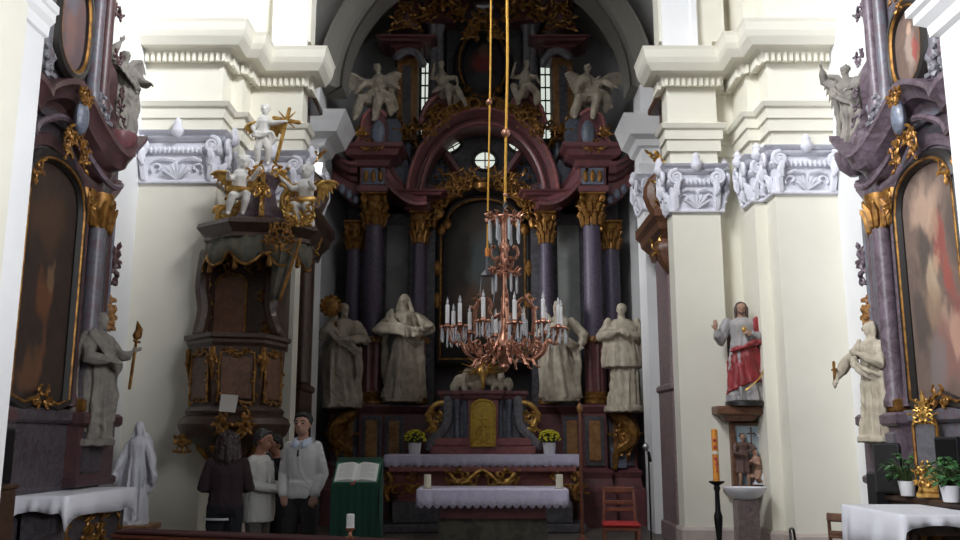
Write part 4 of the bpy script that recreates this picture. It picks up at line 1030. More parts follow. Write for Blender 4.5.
# ================= side altars =================
# built facing -Y in a local frame (x along the wall, far end = fx*x) and turned against their walls
def side_altar(which, X, Yc, rz, fx, label, canv, canv2, mm, mr, half):
    t = thing('side_altar', label, 'altarpiece', (X,Yc,0), rz); M = pm(t)
    def ob(b, n, m, par=None, **k): b.M = Matrix(); return b.obj(n, m, par or t, **k)
    # the far half is fully seen; both halves are built
    b = B(M); b.box(-half*.93,half*.93,-.32,0,0,1.0); b.box(-half*.90,half*.90,-.34,0,1.0,1.66); b.box(-half*.95,half*.95,-.40,0,1.66,1.80,.03); b.box(-half*.95,half*.95,-.35,0,1.03,1.09,.02)
    ped = ob(b, 'pedestal', mm, smooth=False)
    for s in (-1,1):
        b = B(M); b.box(s*(half*.40),s*(half*.92),-.46,-.3,1.06,1.64); b.box(s*(half*.38),s*(half*.95),-.52,-.3,1.64,1.78,.03); b.box(s*(half*.38),s*(half*.95),-.49,-.3,1.03,1.12,.02); ob(b, 'column_pedestal', mr, smooth=False)
        b = B(M); b.box(s*(half*.46),s*(half*.70),-.49,-.44,1.16,1.58,.02); ob(b, 'pedestal_panel', mm)
        b = B(M); b.box(s*(half*.44),s*(half*.72),-.45,-.3,1.78,1.92,.02); ob(b, 'gilded_base', M_gold)
    b = B(M); b.box(-half*.86,half*.86,-.25,0,1.8,5.3); ob(b, 'back_wall', mm, smooth=False)
    # columns and pilasters
    for s in (-1,1):
        for k, (q, y, r, m) in enumerate(((.42,-.30,.075,mr),(.55,-.37,.10,M_mauve if which=='R' else M_mauvegrey),(.70,-.30,.09,mm))):
            b = B(M); x = s*half*q; b.lathe((x,y,0), [(r*1.3,1.84),(r*1.3,1.9),(r*1.05,1.98),(r,2.3),(r*.92,3.75)], 18); c = ob(b, 'column', m)
            b = B(M); b.lathe((x,y,0), [(r*.95,3.75),(r*1.1,3.95),(r*1.5,4.08),(r*1.5,4.13)], 12)
            for i in range(8):
                a = i*pi/4; o = V((x+r*cos(a),y+r*sin(a),3.78)); U = V((cos(a),sin(a),0))
                b.tube([o,o+Z3*.16+U*.02,o+Z3*.24+U*.07], [.035,.04,.015], 5)
            ob(b, 'column_capital', M_gold, c)
        b = B(M); b.box(s*half*.90,s*half*.98,-.25,0,1.84,4.1); ob(b, 'edge_strip', mm, smooth=False)
        for q, y, wd, m in ((.62,-.33,.035,M_blue),(.77,-.36,.04,mr),(.86,-.32,.03,M_blue)):
            b = B(M); b.box(s*half*q-wd,s*half*q+wd,y,-.2,1.82,4.05,.01); ob(b, 'pilaster_strip', m, smooth=False)
        for z in (2.2,2.9,3.5):
            b = B(M); carve(b, (s*half*.93,-.26,z), X3, Z3, (0,-1,0), .32, .55, int(z*10), 5, .03); ob(b, 'edge_carving', mr if z != 2.9 else M_orange)
    # swinging entablature: rises in a wave over the picture, with upswept ends
    n = 40; prof = [(0,0),(.05,.02),(.05,.14),(.0,.16),(0,.34),(.07,.37),(.10,.46),(.22,.50),(.26,.60),(.32,.64),(.32,.70),(-.3,.70),(-.3,0)]
    rings = []
    for i in range(n+1):
        u = lerp(-1,1,i/n); x = u*half*1.0; a = abs(u)
        z = 4.02+.32*math.exp(-(u/.30)**2)+(.36*((a-.66)/.34)**1.6 if a > .66 else 0)-.14*math.exp(-((a-.50)/.12)**2)
        y = -.22-.16*math.exp(-((a-.56)/.16)**2)
        rings.append([M@V((x, y-p[0], z+p[1])) for p in prof])
    b = B(); b.grid(rings); ob(b, 'swept_entablature', mr)
    b = B()
    b.tube([M@V((lerp(-.66,.66,i/n)*half, -.40-.16*math.exp(-((abs(lerp(-.66,.66,i/n))-.56)/.16)**2), 4.02+.30+.32*math.exp(-(lerp(-.66,.66,i/n)/.30)**2)-.14*math.exp(-((abs(lerp(-.66,.66,i/n))-.50)/.12)**2))) for i in range(n+1)], .035, 6)
    ob(b, 'entablature_fillet', M_mauve)
    # main picture
    pw, z0, z1, z2 = half*.33, 1.90, 3.80, 4.20
    out = [(-pw,z0),(-pw*.55,z0-.06),(0,z0+.03),(pw*.55,z0-.06),(pw,z0),(pw,z1)]+[(pw*(.95*cos(a)), z1+.05+(z2-z1-.05)*sin(a)**.8) for a in [pi*i/12 for i in range(1,12)]]+[(-pw,z1)]
    b = B(M); b.prism(out, (0,-.32,0), X3, Z3, Y3, .06); ob(b, 'canvas', canv, smooth=False)
    b = B(M); p = [V((x,-.34,z)) for x, z in out]; b.tube([V((q.x*1.05,q.y,3.2+(q.z-3.2)*1.03)) for q in p+[p[0]]], .065, 7); f = ob(b, 'picture_frame', M_black_fr)
    b = B(M); beadframe(b, [q-V((0,.05,0)) for q in p], .016, (0,-1,0), True, 0)
    carve(b, (0,-.40,z0), X3, Z3, (0,-1,0), .34, .14, 7, 4, .014)
    ob(b, 'gilded_fillet', M_gold, f)
    b = B(M); carve(b, (0,-.50,4.38), X3, Z3, (0,-1,0), .5, .30, 70, 8, .017); ob(b, 'gilded_crest', M_gold)
    b = B(M); carve(b, (0,-.56,4.85), X3, Z3, (0,-1,0), .6, .22, 71, 6, .016); ob(b, 'gilded_crest', M_gold)
    for s in (-1,1):
        b = B(M); carve(b, (s*pw*.95,-.44,3.98), V((s,0,0)), Z3, (0,-1,0), .22, .26, 72, 3, .015, mirror=False); ob(b, 'gilded_corner', M_gold)
    b = B(M); b.ball((0,-.54,4.66), (.10,.07,.18), seg=10, rows=8); ob(b, 'cabochon', M_blue)
    # upper storey with the small picture
    zu0, zu1 = (5.16,6.2) if which == 'L' else (5.02,5.85)
    b = B(M); b.box(-half*.50,half*.50,-.30,0,4.6,7.0); ob(b, 'upper_back', mm, smooth=False)
    uw = half*.185
    uo = [(uw*cos(a)*(1 if sin(a) > -.3 else 1), (zu0+zu1)/2+(zu1-zu0)/2*math.copysign(abs(sin(a))**.7,sin(a))) for a in [2*pi*i/28 for i in range(28)]]
    b = B(M); b.prism(uo, (0,-.36,0), X3, Z3, Y3, .06); ob(b, 'upper_canvas', canv2, smooth=False)
    b = B(M); q = [V((x,-.37,z)) for x, z in uo]; b.tube([V((v.x*1.12,v.y,(zu0+zu1)/2+(v.z-(zu0+zu1)/2)*1.06)) for v in q+[q[0]]], .06, 7); f = ob(b, 'upper_frame', M_black_fr)
    b = B(M); b.tube([v-V((0,.03,0)) for v in q+[q[0]]], .022, 6); ob(b, 'gilded_fillet', M_gold, f)
    b = B(M); carve(b, (0,-.42,zu1+.12), X3, Z3, (0,-1,0), .4, .25, 73, 5, .016); ob(b, 'upper_crest', M_gold, f)
    for s in (-1,1):
        for q_, r in ((.31,.07),(.44,.075)):
            b = B(M); b.lathe((s*half*q_,-.38,0), [(r*1.4,5.0),(r*1.4,5.12),(r,5.2),(r*.9,6.5),(r*1.4,6.62),(r*1.4,6.7)], 12); ob(b, 'upper_pilaster', M_mauvegrey if q_ < .4 else mr)
        b = B(M); rings = []
        pth = smooth_path([(s*half*.50,-.2,6.6),(s*half*.54,-.2,6.0),(s*half*.60,-.2,5.6),(s*half*.74,-.2,5.2),(s*half*.86,-.2,4.9)])
        b.tube(pth, [.16+.05*sin(i*.9) for i in range(len(pth))], 8); ob(b, 'upper_scroll', mr)
        for z, q_ in ((6.3,.53),(5.7,.60),(5.25,.70)):
            b = B(M); carve(b, (s*half*q_,-.40,z), X3, Z3, (0,-1,0), .22, .30, int(z*10), 3, .016); ob(b, 'upper_carving', mr)
        b = B(M); carve(b, (s*half*.38,-.42,4.98), X3, Z3, (0,-1,0), .3, .4, 75, 4, .03); ob(b, 'pale_ornament', M_greym)
    b = B(M)
    b.sweep([M.inverted()@(M@V((-half*.56,0,0))),(-half*.56,-.42,0),(half*.56,-.42,0),(half*.56,0,0)], [(0,6.7),(.06,6.75),(.10,6.9),(.2,7.0),(-.2,7.0),(-.2,6.7)], Z3); ob(b, 'upper_cornice', mr, smooth=False)
    return t
pl = painting('dark_altar_canvas', (.045,.024,.015), (.018,.012,.010), [(.52,.42,.14,.10,(.14,.05,.018),.8),(.62,.52,.06,.07,(.20,.12,.06),.7),(.56,.22,.05,.12,(.12,.045,.02),.7),(.45,.75,.3,.12,(.08,.04,.02),.7),(.4,.12,.2,.08,(.16,.07,.03),.6)])
pl2 = painting('dusky_upper_canvas', (.16,.09,.085), (.09,.085,.10), [(.5,.4,.2,.3,(.24,.13,.11),.6),(.4,.75,.3,.15,(.14,.15,.18),.6)])
pr = painting('warm_altar_canvas', (.20,.14,.11), (.12,.085,.075), [(.62,.66,.10,.08,(.30,.06,.05),.7),(.70,.50,.08,.10,(.32,.07,.055),.75),(.80,.36,.07,.09,(.26,.07,.06),.6),(.45,.50,.09,.10,(.46,.35,.24),.8),(.55,.60,.05,.05,(.46,.30,.2),.8),(.35,.62,.1,.09,(.05,.045,.04),.6),(.2,.35,.14,.12,(.06,.05,.045),.6),(.86,.7,.12,.16,(.07,.055,.05),.6),(.52,.74,.10,.06,(.40,.26,.18),.7),(.6,.32,.08,.08,(.42,.28,.2),.7),(.42,.38,.14,.12,(.30,.20,.13),.7),(.40,.82,.25,.08,(.50,.34,.25),.7),(.6,.2,.22,.14,(.26,.13,.11),.8),(.4,.14,.15,.10,(.20,.17,.16),.8),(.75,.28,.1,.08,(.50,.30,.22),.7)])
pr2 = painting('warm_upper_canvas', (.17,.11,.085), (.11,.08,.07), [(.5,.45,.16,.26,(.36,.28,.23),.8),(.64,.42,.10,.16,(.30,.05,.04),.8),(.5,.72,.08,.07,(.5,.33,.24),.8)])
M_redaltar = mat('dull_red_marble', (.10,.045,.046), .4, col2=(.055,.03,.036), scale=5, lo=.35, hi=.7, dist=2)
M_smky = mat('smoky_grey_marble', (.085,.078,.088), .4, col2=(.05,.036,.042), scale=6, lo=.4, hi=.62, dist=3)
side_altar('L', XL, 8.55, pi/2, 1, 'dark marble side altar with a nearly black arched painting on the shaded wall', pl, pl2, M_smky, M_redaltar, 1.75)
side_altar('R', XR, 8.55, -pi/2, -1, 'mauve marble side altar with a bright painting of a red-clad figure', pr, pr2, M_mauvegrey, M_mauve, 1.75)
# figures standing on the ends of the side altars
def wallfig(px0, py0, py1, X, rz, **k):
    p = WX(px0, py0, X); H = WX(px0, py1, X).z-p.z
    return H, Matrix.Translation(p) @ Matrix.Rotation(rz,4,'Z')
H, Mx = wallfig(91,441,308,XL+.46,pi/2-.2)
b = statue_mesh(H, Mx, 6, [((-.145,0,.80),(-.20,-.06,.62),(-.10,-.18,.60)),((.145,0,.80),(.22,-.06,.66),(.27,-.12,.70))], hair='curly', beard=True, hem=.15)
o = b.obj('saint_statue', M_side_st, fuse=H*.009, sm=1, folds=(.015*H, 11/H, Mx.translation.z+.86*H, .06*H), label='weathered grey saint holding a gilded staff, on the dark side altar', cat='statue')
b = B(); hp = Mx@(V((.27,-.14,.72))*H); a_, c_ = hp-V((0,.06,.42)), hp+V((0,.05,.16)); b.tube([a_,c_], .018, 6); b.tube([c_, c_+V((0,.05,.08)), c_+V((0,-.02,.16))], [.05,.04,.008], 6); b.tube([c_-V((0,.08,.06)),c_+V((0,.08,-.06))], .016, 6); b.obj('staff', M_gold, o)
H, Mx = wallfig(879,438,318,XR-.46,-pi/2+.2)
b = statue_mesh(H, Mx, 7, [((-.145,0,.80),(-.26,-.08,.66),(-.26,-.18,.52)),((.145,0,.80),(.2,-.06,.62),(.08,-.18,.70))], hair='long', hem=.15)
o = b.obj('saint_statue', M_stone, fuse=H*.009, sm=1, folds=(.015*H, 11/H, Mx.translation.z+.86*H, .06*H), label='pale grey robed statue on the mauve side altar, above the loudspeaker', cat='statue')
b = B(); a_ = Mx@(V((-.27,-.20,.50))*H); b.tube([a_-Z3*.06,a_+Z3*.2], .018, 6); b.tube([a_+Z3*.12-V((.0,.06,0)),a_+Z3*.12+V((0,.06,0))], .014, 6); b.obj('gilded_attribute', M_gold, o)
for sgn, px, y0, y1, X, lab in ((1,120,132,44,XL+.3,'grey winged angel perched at the upper end of the dark side altar'),(-1,852,152,58,XR-.3,'grey winged angel perched at the upper end of the mauve side altar')):
    H, Mx = wallfig(px,y0,y1,X, sgn*(pi/2-.5))
    b = statue_mesh(H, Mx, 9, [((-.145,0,.80),(-.24,-.06,.88),(-.20,-.14,1.0)),((.145,0,.80),(.24,-.05,.66),(.20,-.2,.62))], hair='curly', hem=.13, sway=.05)
    o = b.obj('angel_statue', M_side_st, fuse=H*.009, sm=1, folds=(.018*H, 10/H, Mx.translation.z+.86*H, .06*H), label=lab, cat='statue')
    for q in (-1,1): wing_mesh(Mx, H, (.07*q,.08,.78), (.34*q,.14,1.02), (.02*q,.05,-.62)).obj('wing', M_side_st, o, fuse=H*.012)
    b = B(Mx); b.lathe((0,0,-.30), [(.05,0),(.16,.10),(.20,.25),(.20,.27)], 12); b.tube([(0,.02,-.2),(0,.3,-.1)], .09, 8); b.M = Matrix(); b.obj('bracket', M_mauve if sgn < 0 else M_red, o)

# altar tables of the side altars
def side_table(name, label, x0, x1, y0, y1, z, m, dpt):
    t = thing(name, label, 'altar', ((x0+x1)/2,(y0+y1)/2,0))
    b = B(); b.box(x0+.04,x1-.04,y0+.04,y1-.04,.08,z-.08,.02); b.obj('body', m, t, smooth=False)
    b = B(); b.box(x0,x1,y0,y1,z-.08,z-.008,.015); b.obj('table_top', M_wood, t)
    b = B(); b.box(x0+.0,x1-.0,y0,y1,0,.08,.01); b.obj('foot_board', M_wood, t)
    b = B(); xs = x1-.035 if x0 < 0 else x0+.035
    N = V((1,0,0)) if x0 < 0 else V((-1,0,0))
    beadframe(b, [V((xs,lerp(y0,y1,u),v_)) for u, v_ in ((.12,.2),(.88,.2),(.88,z-.22),(.12,z-.22))], .02, N, True, .05); b.obj('gilded_border', M_gold, t); b = B()
    carve(b, (xs,(y0+y1)/2,z*.5), Y3, Z3, N, .8, .4, 80, 6, .02); b.tube(smooth_path([(xs,lerp(y0,y1,.28),z*.5),(xs,lerp(y0,y1,.4),z*.42),(xs,(y0+y1)/2,z*.56),(xs,lerp(y0,y1,.6),z*.42),(xs,lerp(y0,y1,.72),z*.5)]), .022, 6); b.obj('gilded_carving', M_gold, t)
    return t
LT = dict(x0=-4.06,x1=-3.78,y0=8.42,y1=10.15,z=1.0)
side_table('altar_table', 'dark side altar table under a plain white cloth, next to the white veiled statue', -4.18, -3.76, 8.36, 9.95, 1.0, M_smky, 0)
b = B(); b.box(-3.92,-3.66,6.84,7.30,.0,1.12,.01); b.box(-3.93,-3.65,6.82,7.32,1.12,1.16,.01)
b.obj('side_cabinet', M_wood, label='low dark wooden cabinet under the black box at the end of the dark side altar', cat='cabinet')
def cloth(name, label, x0, x1, y0, y1, z, drops, corner, wob=.012, m=M_cloth):
    """draped cloth: drops = (x0 side, x1 side, y0 side, y1 side); corner points hang lower"""
    b = B(); N = 12; ends = []
    def edge(p, q, d, nrm, seed):
        n = 24; top = []; midl = []; low = []
        for i in range(n+1):
            u = i/n; o = V(p).lerp(V(q),u); f = wob*(sin(u*17+seed)+.6*sin(u*31+2*seed))
            e = abs(u-.5)*2; dd = d*(1+corner*max(0,(e-.75)/.25)**2)+.012*sin(u*9+seed)
            top.append(o); midl.append(o+V(nrm)*(.015+f*.5)-Z3*dd*.5); low.append(o+V(nrm)*(.02+f*1.2)-Z3*dd)
        rows = [top,[q_+V(nrm)*.01-Z3*.012 for q_ in top],midl,low]; b.grid(rows, closed=False); ends.append(([r_[0] for r_ in rows],[r_[-1] for r_ in rows]))
    P = [(x0,y0,z),(x1,y0,z),(x1,y1,z),(x0,y1,z)]
    b.grid([[V((lerp(x0,x1,i/24),lerp(y0,y1,j/24),z)) for i in range(25)] for j in range(25)], closed=False)
    for (p, q, d, nrm, sd) in ((P[0],P[1],drops[2],(0,-1,0),1),(P[1],P[2],drops[1],(1,0,0),2),(P[2],P[3],drops[3],(0,1,0),3),(P[3],P[0],drops[0],(-1,0,0),4)):
        if d > 0: edge(p,q,d,nrm,sd)
        else: ends.append(None)
    for k in range(4):
        e0, e1 = ends[k], ends[(k+1) % 4]
        if e0 and e1:
            pc_ = e0[1][0]; mid_ = [(a_+b_)/2+((a_+b_)/2-pc_).to_2d().to_3d()*.5-Z3*(.02 if j_ else 0)*j_ for j_, (a_, b_) in enumerate(zip(e0[1],e1[0]))]
            b.grid([e0[1],mid_,e1[0]], closed=False)
    bmesh.ops.remove_doubles(b.bm, verts=b.bm.verts, dist=.003)
    o = b.obj(name, m, label=label, cat='tablecloth', ang=70)
    md = o.modifiers.new('s','SOLIDIFY'); md.thickness = .005; md.offset = 1
    return o
cloth('tablecloth', 'plain white cloth with a hanging corner on the dark side altar table', -4.19, -3.73, 8.33, 9.98, 1.0, (0,.20,.14,.14), .45)
# right-hand table and ledge
rt = thing('credence_table', 'dark wooden table under the wrinkled white cloth, in front of the mauve side altar', 'table', (3.86,8.1,0))
p1, p2 = W(917,508,7.55), W(842,503,8.75)
rx0, ry0, ry1, rz_ = 3.45, 7.55, 8.72, .90
b = B(); b.box(rx0,4.12,ry0,ry1,rz_-.05,rz_-.006,.01); b.obj('table_top', M_wood, rt)
b = B(); b.box(rx0+.08,4.06,ry0+.08,ry1-.06,rz_-.17,rz_-.05); b.obj('apron', M_wood, rt, smooth=False)
for x in (rx0+.1,4.03):
    for y in (ry0+.1,ry1-.1):
        b = B(); b.lathe((x,y,0), [(.025,0),(.03,.1),(.04,.5),(.035,.72),(.045,.75)], 10); b.obj('leg', M_wood, rt)
cloth('tablecloth', 'wrinkled white cloth with a long front fall on the table near the potted plants', rx0-.03, 4.14, ry0-.02, ry1+.03, rz_, (.33,0,.09,.14), .35, .02)
ml = side_table('altar_table', 'dark wooden altar ledge carrying the potted plants and gilded shrine', 4.17, 4.68-.42, 7.85, 9.55, .97, M_wood, 0)
# ================= pulpit =================
PC = V((-3.02,11.22,0))
pz = lambda y, d=-.4: zat(y, PC.y+d)
pul = thing('pulpit', 'dark carved wooden pulpit with gilded panels, canopy and hangings on the pier', 'pulpit', PC)
A0 = R(-105)
def octo(b, prof, c=PC, seg=6, a0=A0, sx=1, sy=1): return b.lathe(c, prof, seg, a0, None, sx, sy)
b = B(); octo(b, [(.54,pz(412)),(.53,pz(405)),(.55,pz(395)),(.575,pz(350)),(.58,pz(345))]); body = b.obj('parapet', M_wood, pul, smooth=False)
b = B(); octo(b, [(.575,pz(347)),(.61,pz(343)),(.61,pz(340)),(.65,pz(338)),(.65,pz(334)),(.55,pz(333))]); b.obj('parapet_rail', M_wood, pul, smooth=False)
b = B(); octo(b, [(.05,pz(478)),(.22,pz(468)),(.36,pz(452)),(.50,pz(442)),(.62,pz(436)),(.66,pz(430)),(.68,pz(424)),(.64,pz(418)),(.58,pz(415)),(.60,pz(411)),(.56,pz(407))], seg=16); b.obj('bowl', M_wood, pul, ang=25)
b = B(); b.lathe(PC, [(.02,pz(492)),(.08,pz(485)),(.05,pz(478)),(.10,pz(474)),(.06,pz(470))], 12)
for i in range(10):
    a = i*pi/5; o = PC+V((.42*cos(a),.42*sin(a),pz(447))); b.tube([o, PC+V((.3*cos(a),.3*sin(a),pz(460))), PC+V((.12*cos(a),.12*sin(a),pz(474)))], [.045,.03,.015], 6)
b.obj('gilded_drop', M_gold, pul)
for k in range(6):
    am = A0+pi/6+k*pi/3
    if sin(am) > .5: continue
    N = V((cos(am),sin(am),0)); U = Z3.cross(N).normalized(); o = PC+N*(.57*cos(pi/6)+.010)
    zl, zh = pz(402), pz(353); w = .57*sin(pi/6)*.74
    b = B(); out = []
    for u, v_ in ((-1,0),(-.6,-.02),(0,.03),(.6,-.02),(1,0),(.95,.3),(1,.7),(.9,1),(.4,1.03),(0,.96),(-.4,1.03),(-.9,1),(-1,.7),(-.95,.3)):
        out.append(o+U*(u*w)+Z3*lerp(zl,zh,v_))
    beadframe(b, out, .016, N, True, .045, k); carve(b, o+Z3*(zh+.01), U, Z3, N, .2, .1, 90+k, 3, .012); b.obj('gilded_frame', M_gold, pul)
    b = B(); b.prism([(-w*.85,zl+.04),(w*.85,zl+.04),(w*.85,zh-.05),(-w*.85,zh-.05)], o-N*.01, U, Z3, N, .014); b.obj('panel', M_woodmid, pul, smooth=False)
    a2 = A0+k*pi/3; N2 = V((cos(a2),sin(a2),0)); U2 = Z3.cross(N2); b = B()
    carve(b, PC+N2*.585+Z3*pz(362), U2, Z3, N2, .12, .34, 95, 3, .018); b.tube([PC+N2*.585+Z3*pz(350),PC+N2*.585+Z3*pz(365),PC+N2*.555+Z3*pz(380)], [.04,.03,.01], 6); b.obj('corner_carving', M_gold, pul)
b = B(); carve(b, PC+V((.18,-.66,pz(425))), X3, Z3, (0,-1,0), .42, .26, 99, 6, .024); b.obj('gilded_carving', M_gold, pul); b = B(); carve(b, PC+V((-.5,-.36,pz(445))), X3, Z3, (0,-1,0), .2, .2, 98, 4, .02); b.obj('gilded_carving', M_gold, pul)
b = B(); ybk = 11.42
b.box(-3.48,-2.64,ybk,Y2-.0,zat(345,ybk),zat(240,ybk)); bk = b.obj('back_panel', M_wood, pul, smooth=False)
b = B(); w = .20; cxx = xat(231,300,ybk); za, zb2 = zat(338,ybk), zat(285,ybk)
dout = [(cxx-w,za),(cxx+w,za),(cxx+w,zb2)]+[(cxx+w*cos(a),zb2+.14*sin(a)) for a in [pi*i/8 for i in range(9)]]+[(cxx-w,zb2)]
b.prism(dout, (0,ybk-.03,0), X3, Z3, Y3, .04); b.obj('arched_door_panel', M_woodmid, bk, smooth=False)
b = B(); b.tube([V((x,ybk-.035,z)) for x, z in dout], .016, 6)
for px, py in ((205,285),(205,310),(262,270),(266,300),(266,328)): carve(b, W(px,py,ybk-.03), X3, Z3, (0,-1,0), .14, .3, px+py, 3, .018)
carve(b, W(240,262,ybk-.03), X3, Z3, (0,-1,0), .6, .2, 7, 5, .018)
b.obj('gilded_trim', M_gold, bk)
b = B(); b.tube(smooth_path([W(268,262,ybk),W(272,285,ybk-.1),W(271,310,ybk-.1),W(278,333,ybk-.15)]), [.09]*13, 8); b.tube(smooth_path([W(206,255,ybk),W(202,285,ybk-.1),W(204,310,ybk-.1),W(199,333,ybk-.15)]), [.09]*13, 8); b.obj('side_scroll', M_wood, bk)
# canopy
CC = V((-2.86,11.42,0)); cz = lambda y: zat(y, CC.y-.5)
b = B(); b.lathe(CC, [(.66,cz(241)),(.72,cz(238)),(.70,cz(234)),(.74,cz(231)),(.82,cz(226)),(.80,cz(222)),(.70,cz(219)),(.45,cz(214)),(.2,cz(206))], 8, A0, None, 1, .95); b.obj('canopy', M_wood, pul, smooth=False)
rings = []
n = 64
for zt, k in ((0,0),(.12,.02),(.22,.03)):
    rings.append([])
for i in range(n+1):
    a = lerp(-pi*1.02, pi*.02, i/n); u = i/n; s = abs(sin(u*pi*5)); fz = 1+.05*sin(u*90)
    for j, (f, e) in enumerate(((0,0),(.55,.035),(1.0,.02))):
        rr_ = (.66+e)*(1+.02*sin(u*80+j)); d = (.20+.17*s)*f
        rings[j].append(CC+V((rr_*cos(a),rr_*.95*sin(a),cz(237)-d)))
b = B(); b.grid(rings, closed=False); lb = b.obj('lambrequin', M_lamb, pul); md = lb.modifiers.new('s','SOLIDIFY'); md.thickness = .015
b = B(); b.tube([q+V((0,-.01,0)) for q in rings[2]], .02, 5)
for i in range(0,n+1,4):
    if i % 13 < 4: b.tube([rings[2][i], rings[2][i]-Z3*.10], [.02,.035], 6)
b.obj('gilded_fringe', M_gold, lb)
b = B(); rings2 = []
for i in range(9):
    t = i/8; o = W(lerp(288,276,t), lerp(240,300,t), 10.95)
    wv = lerp(.16,.05,t); rings2.append([o+V((-wv,0,0)), o+V((-wv*.3,-.05,.0)), o+V((wv*.3,.02,0)), o+V((wv,-.03,0))])
b.grid(rings2, closed=False); hg = b.obj('hanging_drapery', M_lamb, pul); md = hg.modifiers.new('s','SOLIDIFY'); md.thickness = .03
b = B(); b.tube([r_[0] for r_ in rings2], .022, 6); b.obj('gilded_edge', M_gold, hg); b = B(); b.tube([r_[3] for r_ in rings2], .022, 6); b.obj('gilded_edge', M_gold, hg); b = B(); carve(b, W(280,238,10.7), X3, Z3, (0,-1,0), .3, .35, 12, 5, .02); b.obj('gilded_edge', M_gold, hg)
# crown of volutes on the canopy
b = B(); b.lathe(CC, [(.34,cz(214)),(.30,cz(205)),(.20,cz(195)),(.17,cz(180)),(.22,cz(172)),(.26,cz(168)),(.16,cz(165)),(.14,cz(163))], 10); b.obj('crown_core', M_mauve, pul, ang=30)
b = B()
for k in range(6):
    a = -pi/2+k*pi/3+.25; U = V((cos(a),sin(a),0))
    b.tube(smooth_path([CC+U*.62+Z3*cz(217),CC+U*.56+Z3*cz(206),CC+U*.34+Z3*cz(200),CC+U*.30+Z3*cz(188),CC+U*.40+Z3*cz(178),CC+U*.34+Z3*cz(170),CC+U*.2+Z3*cz(168)]), .034, 6)
    S = Z3.cross(U)
    b.tube(spiral(CC+U*.55+Z3*cz(211), U, Z3, .12, .03, 0, 5, 12), .024, 5)
    carve(b, CC+U*.42+Z3*cz(190), S, Z3, U, .2, .25, 110+k, 3, .018)
carve(b, W(268,168,11.0), X3, Z3, (0,-1,0), .5, .2, 119, 5, .02)
carve(b, W(300,215,10.7), X3, Z3, (0,-1,0), .4, .25, 118, 6, .022)
b.obj('gilded_volutes', M_goldbr, pul)
# figures on the canopy
Yp = 11.3
H = hgt(163,103,Yp)
Mp = Matrix.Translation(W(262,165,Yp)) 
J = {'pelvis':(0,0,.46),'chest':(.0,-.02,.70),'head':(.02,-.04,.90),'Lel':(-.16,-.05,.60),'Rel':(.20,-.10,.66),'Lha':(-.10,-.16,.50),'Rha':(.34,-.16,.66),'Lkn':(-.07,-.06,.24),'Rkn':(.10,-.05,.24),'Lft':(-.07,0,.03),'Rft':(.10,0,.03),'hr':.095}
b = chainfig(H, Mp, J, chub=1.1, hair='curly', drapes=[([(-.13,-.06,.5),(.0,-.13,.44),(.12,-.08,.50),(.16,0,.36)], .035, 3, .045)])
o = b.obj('angel_statue', M_ivory, fuse=H*.010, label='white standing angel holding a gilded cross on top of the pulpit canopy', cat='statue')
for q, tip in ((-1,(-.28,.10,.70)),(1,(.26,.12,.72))): wing_mesh(Mp, H, (.06*q,.08,.66), tip, (-.02*q,.04,-.26), n=6).obj('wing', M_goldbr, o, fuse=H*.014)
b = B(); a_, c_ = W(270,158,11.1), W(284,106,11.1); a_ += V((.06,.1,0)); c_ += V((.05,.1,0)); b.tube([a_,c_], .025, 6); d = (c_-a_).normalized(); sd = V((d.z,0,-d.x)); b.tube([c_-d*.16-sd*.17,c_-d*.16+sd*.17], .028, 6)
for a in (.8,2.3,3.9,5.5): b.tube([c_-d*.16, c_-d*.16+V((.16*cos(a),0,.16*sin(a)))], [.02,.006], 5)
b.obj('gilded_cross', M_goldbr, o)
def cherub(px, py, top, Y, s, label):
    H = hgt(py,top,Y)*1.05; M = Matrix.Translation(W(px,py,Y)) @ Matrix.Rotation(s*.35,4,'Z')
    J = {'pelvis':(0,0,.36),'chest':(.0,-.05,.62),'head':(.04*s,-.09,.84),'Lel':(-.18,-.12,.56),'Rel':(.18,-.14,.58),'Lha':(-.20,-.28,.60),'Rha':(.24,-.28,.68),'Lkn':(-.12,-.20,.26),'Rkn':(.10,-.22,.30),'Lft':(-.16,-.08,.02),'Rft':(.06,-.10,.04),'hr':.12}
    if s < 0: J = {(('R' if k[0]=='L' else 'L')+k[1:] if k[0] in 'LR' else k): ((-v[0],v[1],v[2]) if not isinstance(v,float) else v) for k, v in J.items()}
    b = chainfig(H, M, J, chub=1.2, hair='curly')
    o = b.obj('cherub_statue', M_ivory, fuse=H*.014, label=label, cat='statue')
    for q in (-1,1): wing_mesh(M, H, (.07*q,.06,.60), (.34*q,.14,.72), (.0,.03,-.30), n=6).obj('wing', M_goldbr, o, fuse=H*.015)
    b = B(M); b.tube([V((-.16,-.12,.40))*H, V((0,-.22,.38))*H, V((.17,-.10,.40))*H], .045*H, 7); b.M = Matrix(); b.obj('loincloth', M_goldbr, o)
cherub(238,216,157,11.05,1,'white cherub with gilded wings on the pulpit canopy, below the side of the capital')
cherub(306,228,166,11.0,-1,'white cherub with gilded wings on the pulpit canopy edge facing the chancel')
b = B(); q = W(229,403,10.5); b.prism([(-.105,-.10),(.085,-.115),(.10,.09),(-.10,.105)], q, X3, V((0,.25,1)).normalized(), (0,-1,.25), .006); b.obj('paper_sheet', M_paper, label='sheet of pale paper fixed to the pulpit front', cat='paper', smooth=False)

